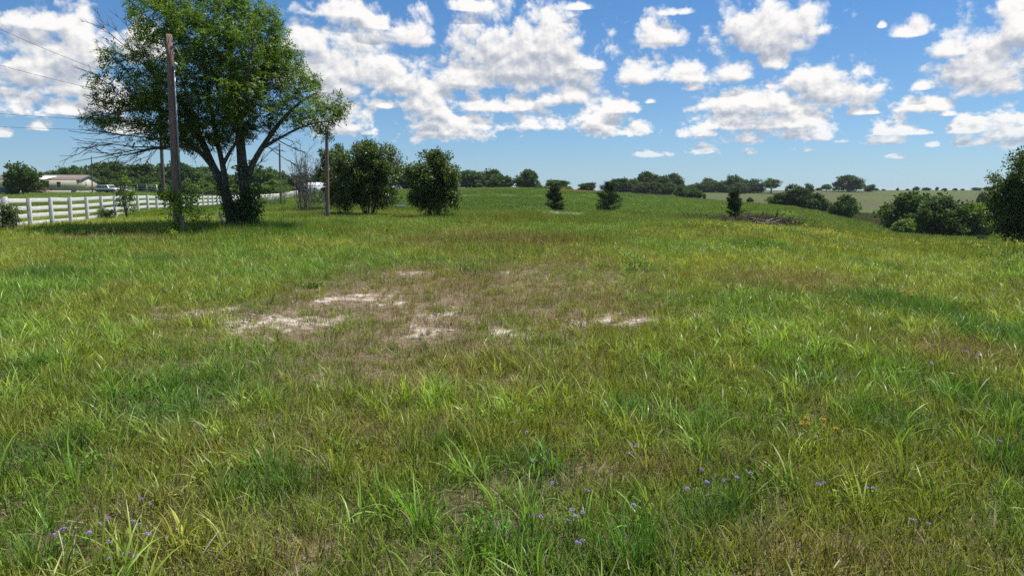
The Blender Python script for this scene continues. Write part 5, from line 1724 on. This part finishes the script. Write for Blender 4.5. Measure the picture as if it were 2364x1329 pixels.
for (px, py) in [(145, 1221), (123, 1235), (206, 1233), (229, 1211), (248, 1202), (307, 1203), (321, 1214), (341, 1234), (291, 1278), (313, 1285), (252, 1294), (252, 1252), (347, 1166), (325, 1152),
                 (1183, 976), (1216, 997), (1456, 1028), (1470, 1028), (1456, 1047), (1229, 1063), (1274, 1115), (1231, 1191), (1247, 1195), (1314, 1204), (1328, 1193), (1321, 1179), (1345, 1182), (1463, 1167), (1586, 1131),
                 (1345, 1247), (1334, 1253), (1355, 1133), (1632, 1113), (1672, 1111), (1701, 1103), (1732, 1092), (1620, 1086), (1902, 1116), (1890, 1118), (2000, 1124), (2017, 1129), (1884, 1010), (2109, 1203), (2143, 1208), (2307, 1021),
                 (1480, 828), (1520, 836), (2230, 812), (2245, 818), (2260, 820), (2255, 826), (2150, 838), (530, 720), (575, 722), (322, 690)]:
    flower(px, py, heads, 'small purple wildflower head in the field grass', 'purple wildflowers', frng.uniform(.15, .20), frng.uniform(.58, .85) * (1.3 if py < 900 else 1))
for (px, py, l) in [(1862, 966, 'topmost orange wildflower of the left trio'), (1865, 977, 'largest orange wildflower of the left trio'), (1851, 978, 'leftmost orange wildflower of the small group'), (1903, 984, 'orange wildflower in the middle of the small group'),
                    (1929, 989, 'rightmost orange wildflower of the small group'), (1902, 968, 'orange wildflower just above the middle one')]:
    flower(px, py, ohead, l, 'orange wildflowers', frng.uniform(.2, .26), .8)
for (px, py) in [(2078, 674), (2088, 671), (2098, 676), (2110, 673), (2104, 682)]:
    flower(px, py, ohead, 'far orange wildflower behind the dark grass tuft', 'far orange wildflowers', frng.uniform(.25, .3), 1.1)

def flower_mass(name, label, zones, per, size, mat, hgt, seed):
    rng = np.random.default_rng(seed)
    C = []
    for (px, py, rx, ry, n) in zones:
        cx, cy, wx, wy = patch(px, py, rx, ry)
        for k in range(n):
            a = rng.uniform(0, 6.28); r = math.sqrt(rng.uniform(0, 1))
            x, y = cx + math.cos(a) * r * wx, cy + math.sin(a) * r * wy
            c = np.array([x, y, tz(x, y) + hgt * rng.uniform(.7, 1.1)])
            C.append(c + rng.normal(0, 1, (per, 3)) * np.array([.10, .10, .05]))
    C = np.concatenate(C); n = len(C)
    V, F = leaf_rhombs(C, runit(rng, n) * np.array([1, 1, .3]), runit(rng, n) * .4 + np.array([0, 0, 1]), size * rng.uniform(.7, 1.3, n), size * .8)
    tag(link(name, mesh_from(name, V, F, [mat], attrs={'var': rng.uniform(0, 1, n)})), label, 'flowers', kind='stuff')
flower_mass('yellow_wildflowers', 'drifts of yellow wildflowers along the edge of the slope', [
    (1800, 556, 130, 9, 60), (1690, 545, 70, 6, 30), (1920, 562, 60, 10, 45), (1620, 540, 60, 5, 20), (2080, 570, 120, 8, 35), (2310, 600, 60, 14, 34), (2000, 548, 80, 5, 18), (2180, 585, 90, 10, 20), (690, 505, 60, 6, 10), (610, 500, 25, 5, 8), (2330, 568, 30, 4, 10),
    (1450, 505, 120, 4, 20), (2020, 535, 90, 6, 40), (1760, 600, 200, 16, 14), (2150, 560, 160, 5, 30)], 11, .046, leafy('yellow_petal', (.42, .36, .02), (.62, .55, .05), .3), .56, 91)
flower_mass('white_wildflowers', 'pale drift of white wildflowers left of the larger juniper', [(1300, 503, 45, 2.5, 60)], 8, .06, leafy('white_petal', (.55, .55, .52), (.75, .75, .72), .3), .4, 92)
flower_mass('orange_meadow_flowers', 'rusty orange flush along the top of the far slope', [(1330, 444, 60, 1.2, 160)], 14, .22, leafy('rust_petal', (.24, .12, .03), (.36, .20, .05), .3), .4, 93)

def dry_stalks(label, pts, seed):
    rng = np.random.default_rng(seed)
    b = over_ground(pts[0][0], pts[0][1], 0)
    root = thing('dry_stalks', label, 'dry stalks', b)
    for (px, py, h, dx, dy) in pts:
        q = over_ground(px, py, 0) - b
        e = q + np.array([dx, dy, h])
        m = MB(); m.tube(smooth_path([q + [0, 0, -.02], q * .5 + e * .5 + rng.normal(0, .015, 3), e], 2), np.linspace(.005, .003, 13)[:10] if False else .0042, 5)
        m.build('stalk', M_STRAWP, root, smooth=True)
M_STRAWP = plain('straw_stalk', (.50, .43, .30), .7, .15)
dry_stalks('pale dry stalks sticking up at the lower left edge of the field', [(448, 1318, .17, .10, .1), (455, 1326, .14, .09, .02), (478, 1329, .16, .11, .05), (140, 1329, .2, -.06, .1), (168, 1290, .15, 0, .05)], 5)
dry_stalks('pale crossed dry twigs on the far side of the bare patch', [(745, 642, .22, -.12, 0), (752, 644, .18, .2, 0)], 6)

# ------------------------------------------------------------------ sparse plants inside the bare patches
X = []; Y = []
for (cx, cy, rx, ry) in BARE_CLEAR:
    n = int(10 + 7 * rx * ry); a = rng.uniform(0, 6.28, n); r = np.sqrt(rng.uniform(0, 1, n))
    X.append(cx + np.cos(a) * r * rx); Y.append(cy + np.sin(a) * r * ry)
X = np.concatenate(X); Y = np.concatenate(Y)
scatter('patch_grass', 'broad', X, Y, rng.uniform(0.3, 0.65, len(X)), tints(rng, X, Y) * np.array([1.0, .95, .9]), 'thin scattered grass plants on the bare patches', 'grass', rng, 0.15)

# ------------------------------------------------------------------ the air: a thin even haze over the whole place
def haze():
    m, t = new_mat('haze_air')
    v = nd(t, 'ShaderNodeVolumePrincipled')
    v.inputs['Color'].default_value = (0.80, 0.90, 1.0, 1)
    v.inputs['Density'].default_value = HAZE_DENSITY
    v.inputs['Anisotropy'].default_value = 0.2
    o = nd(t, 'ShaderNodeOutputMaterial'); t.links.new(v.outputs[0], o.inputs['Volume'])
    mb = MB(); mb.box((0, 3250, 3.5), (15000, 8500, 25.0))
    tag(mb.build('haze', m), 'thin summer haze over the far trees', 'haze', kind='stuff')
HAZE_DENSITY = 0.00009
haze()
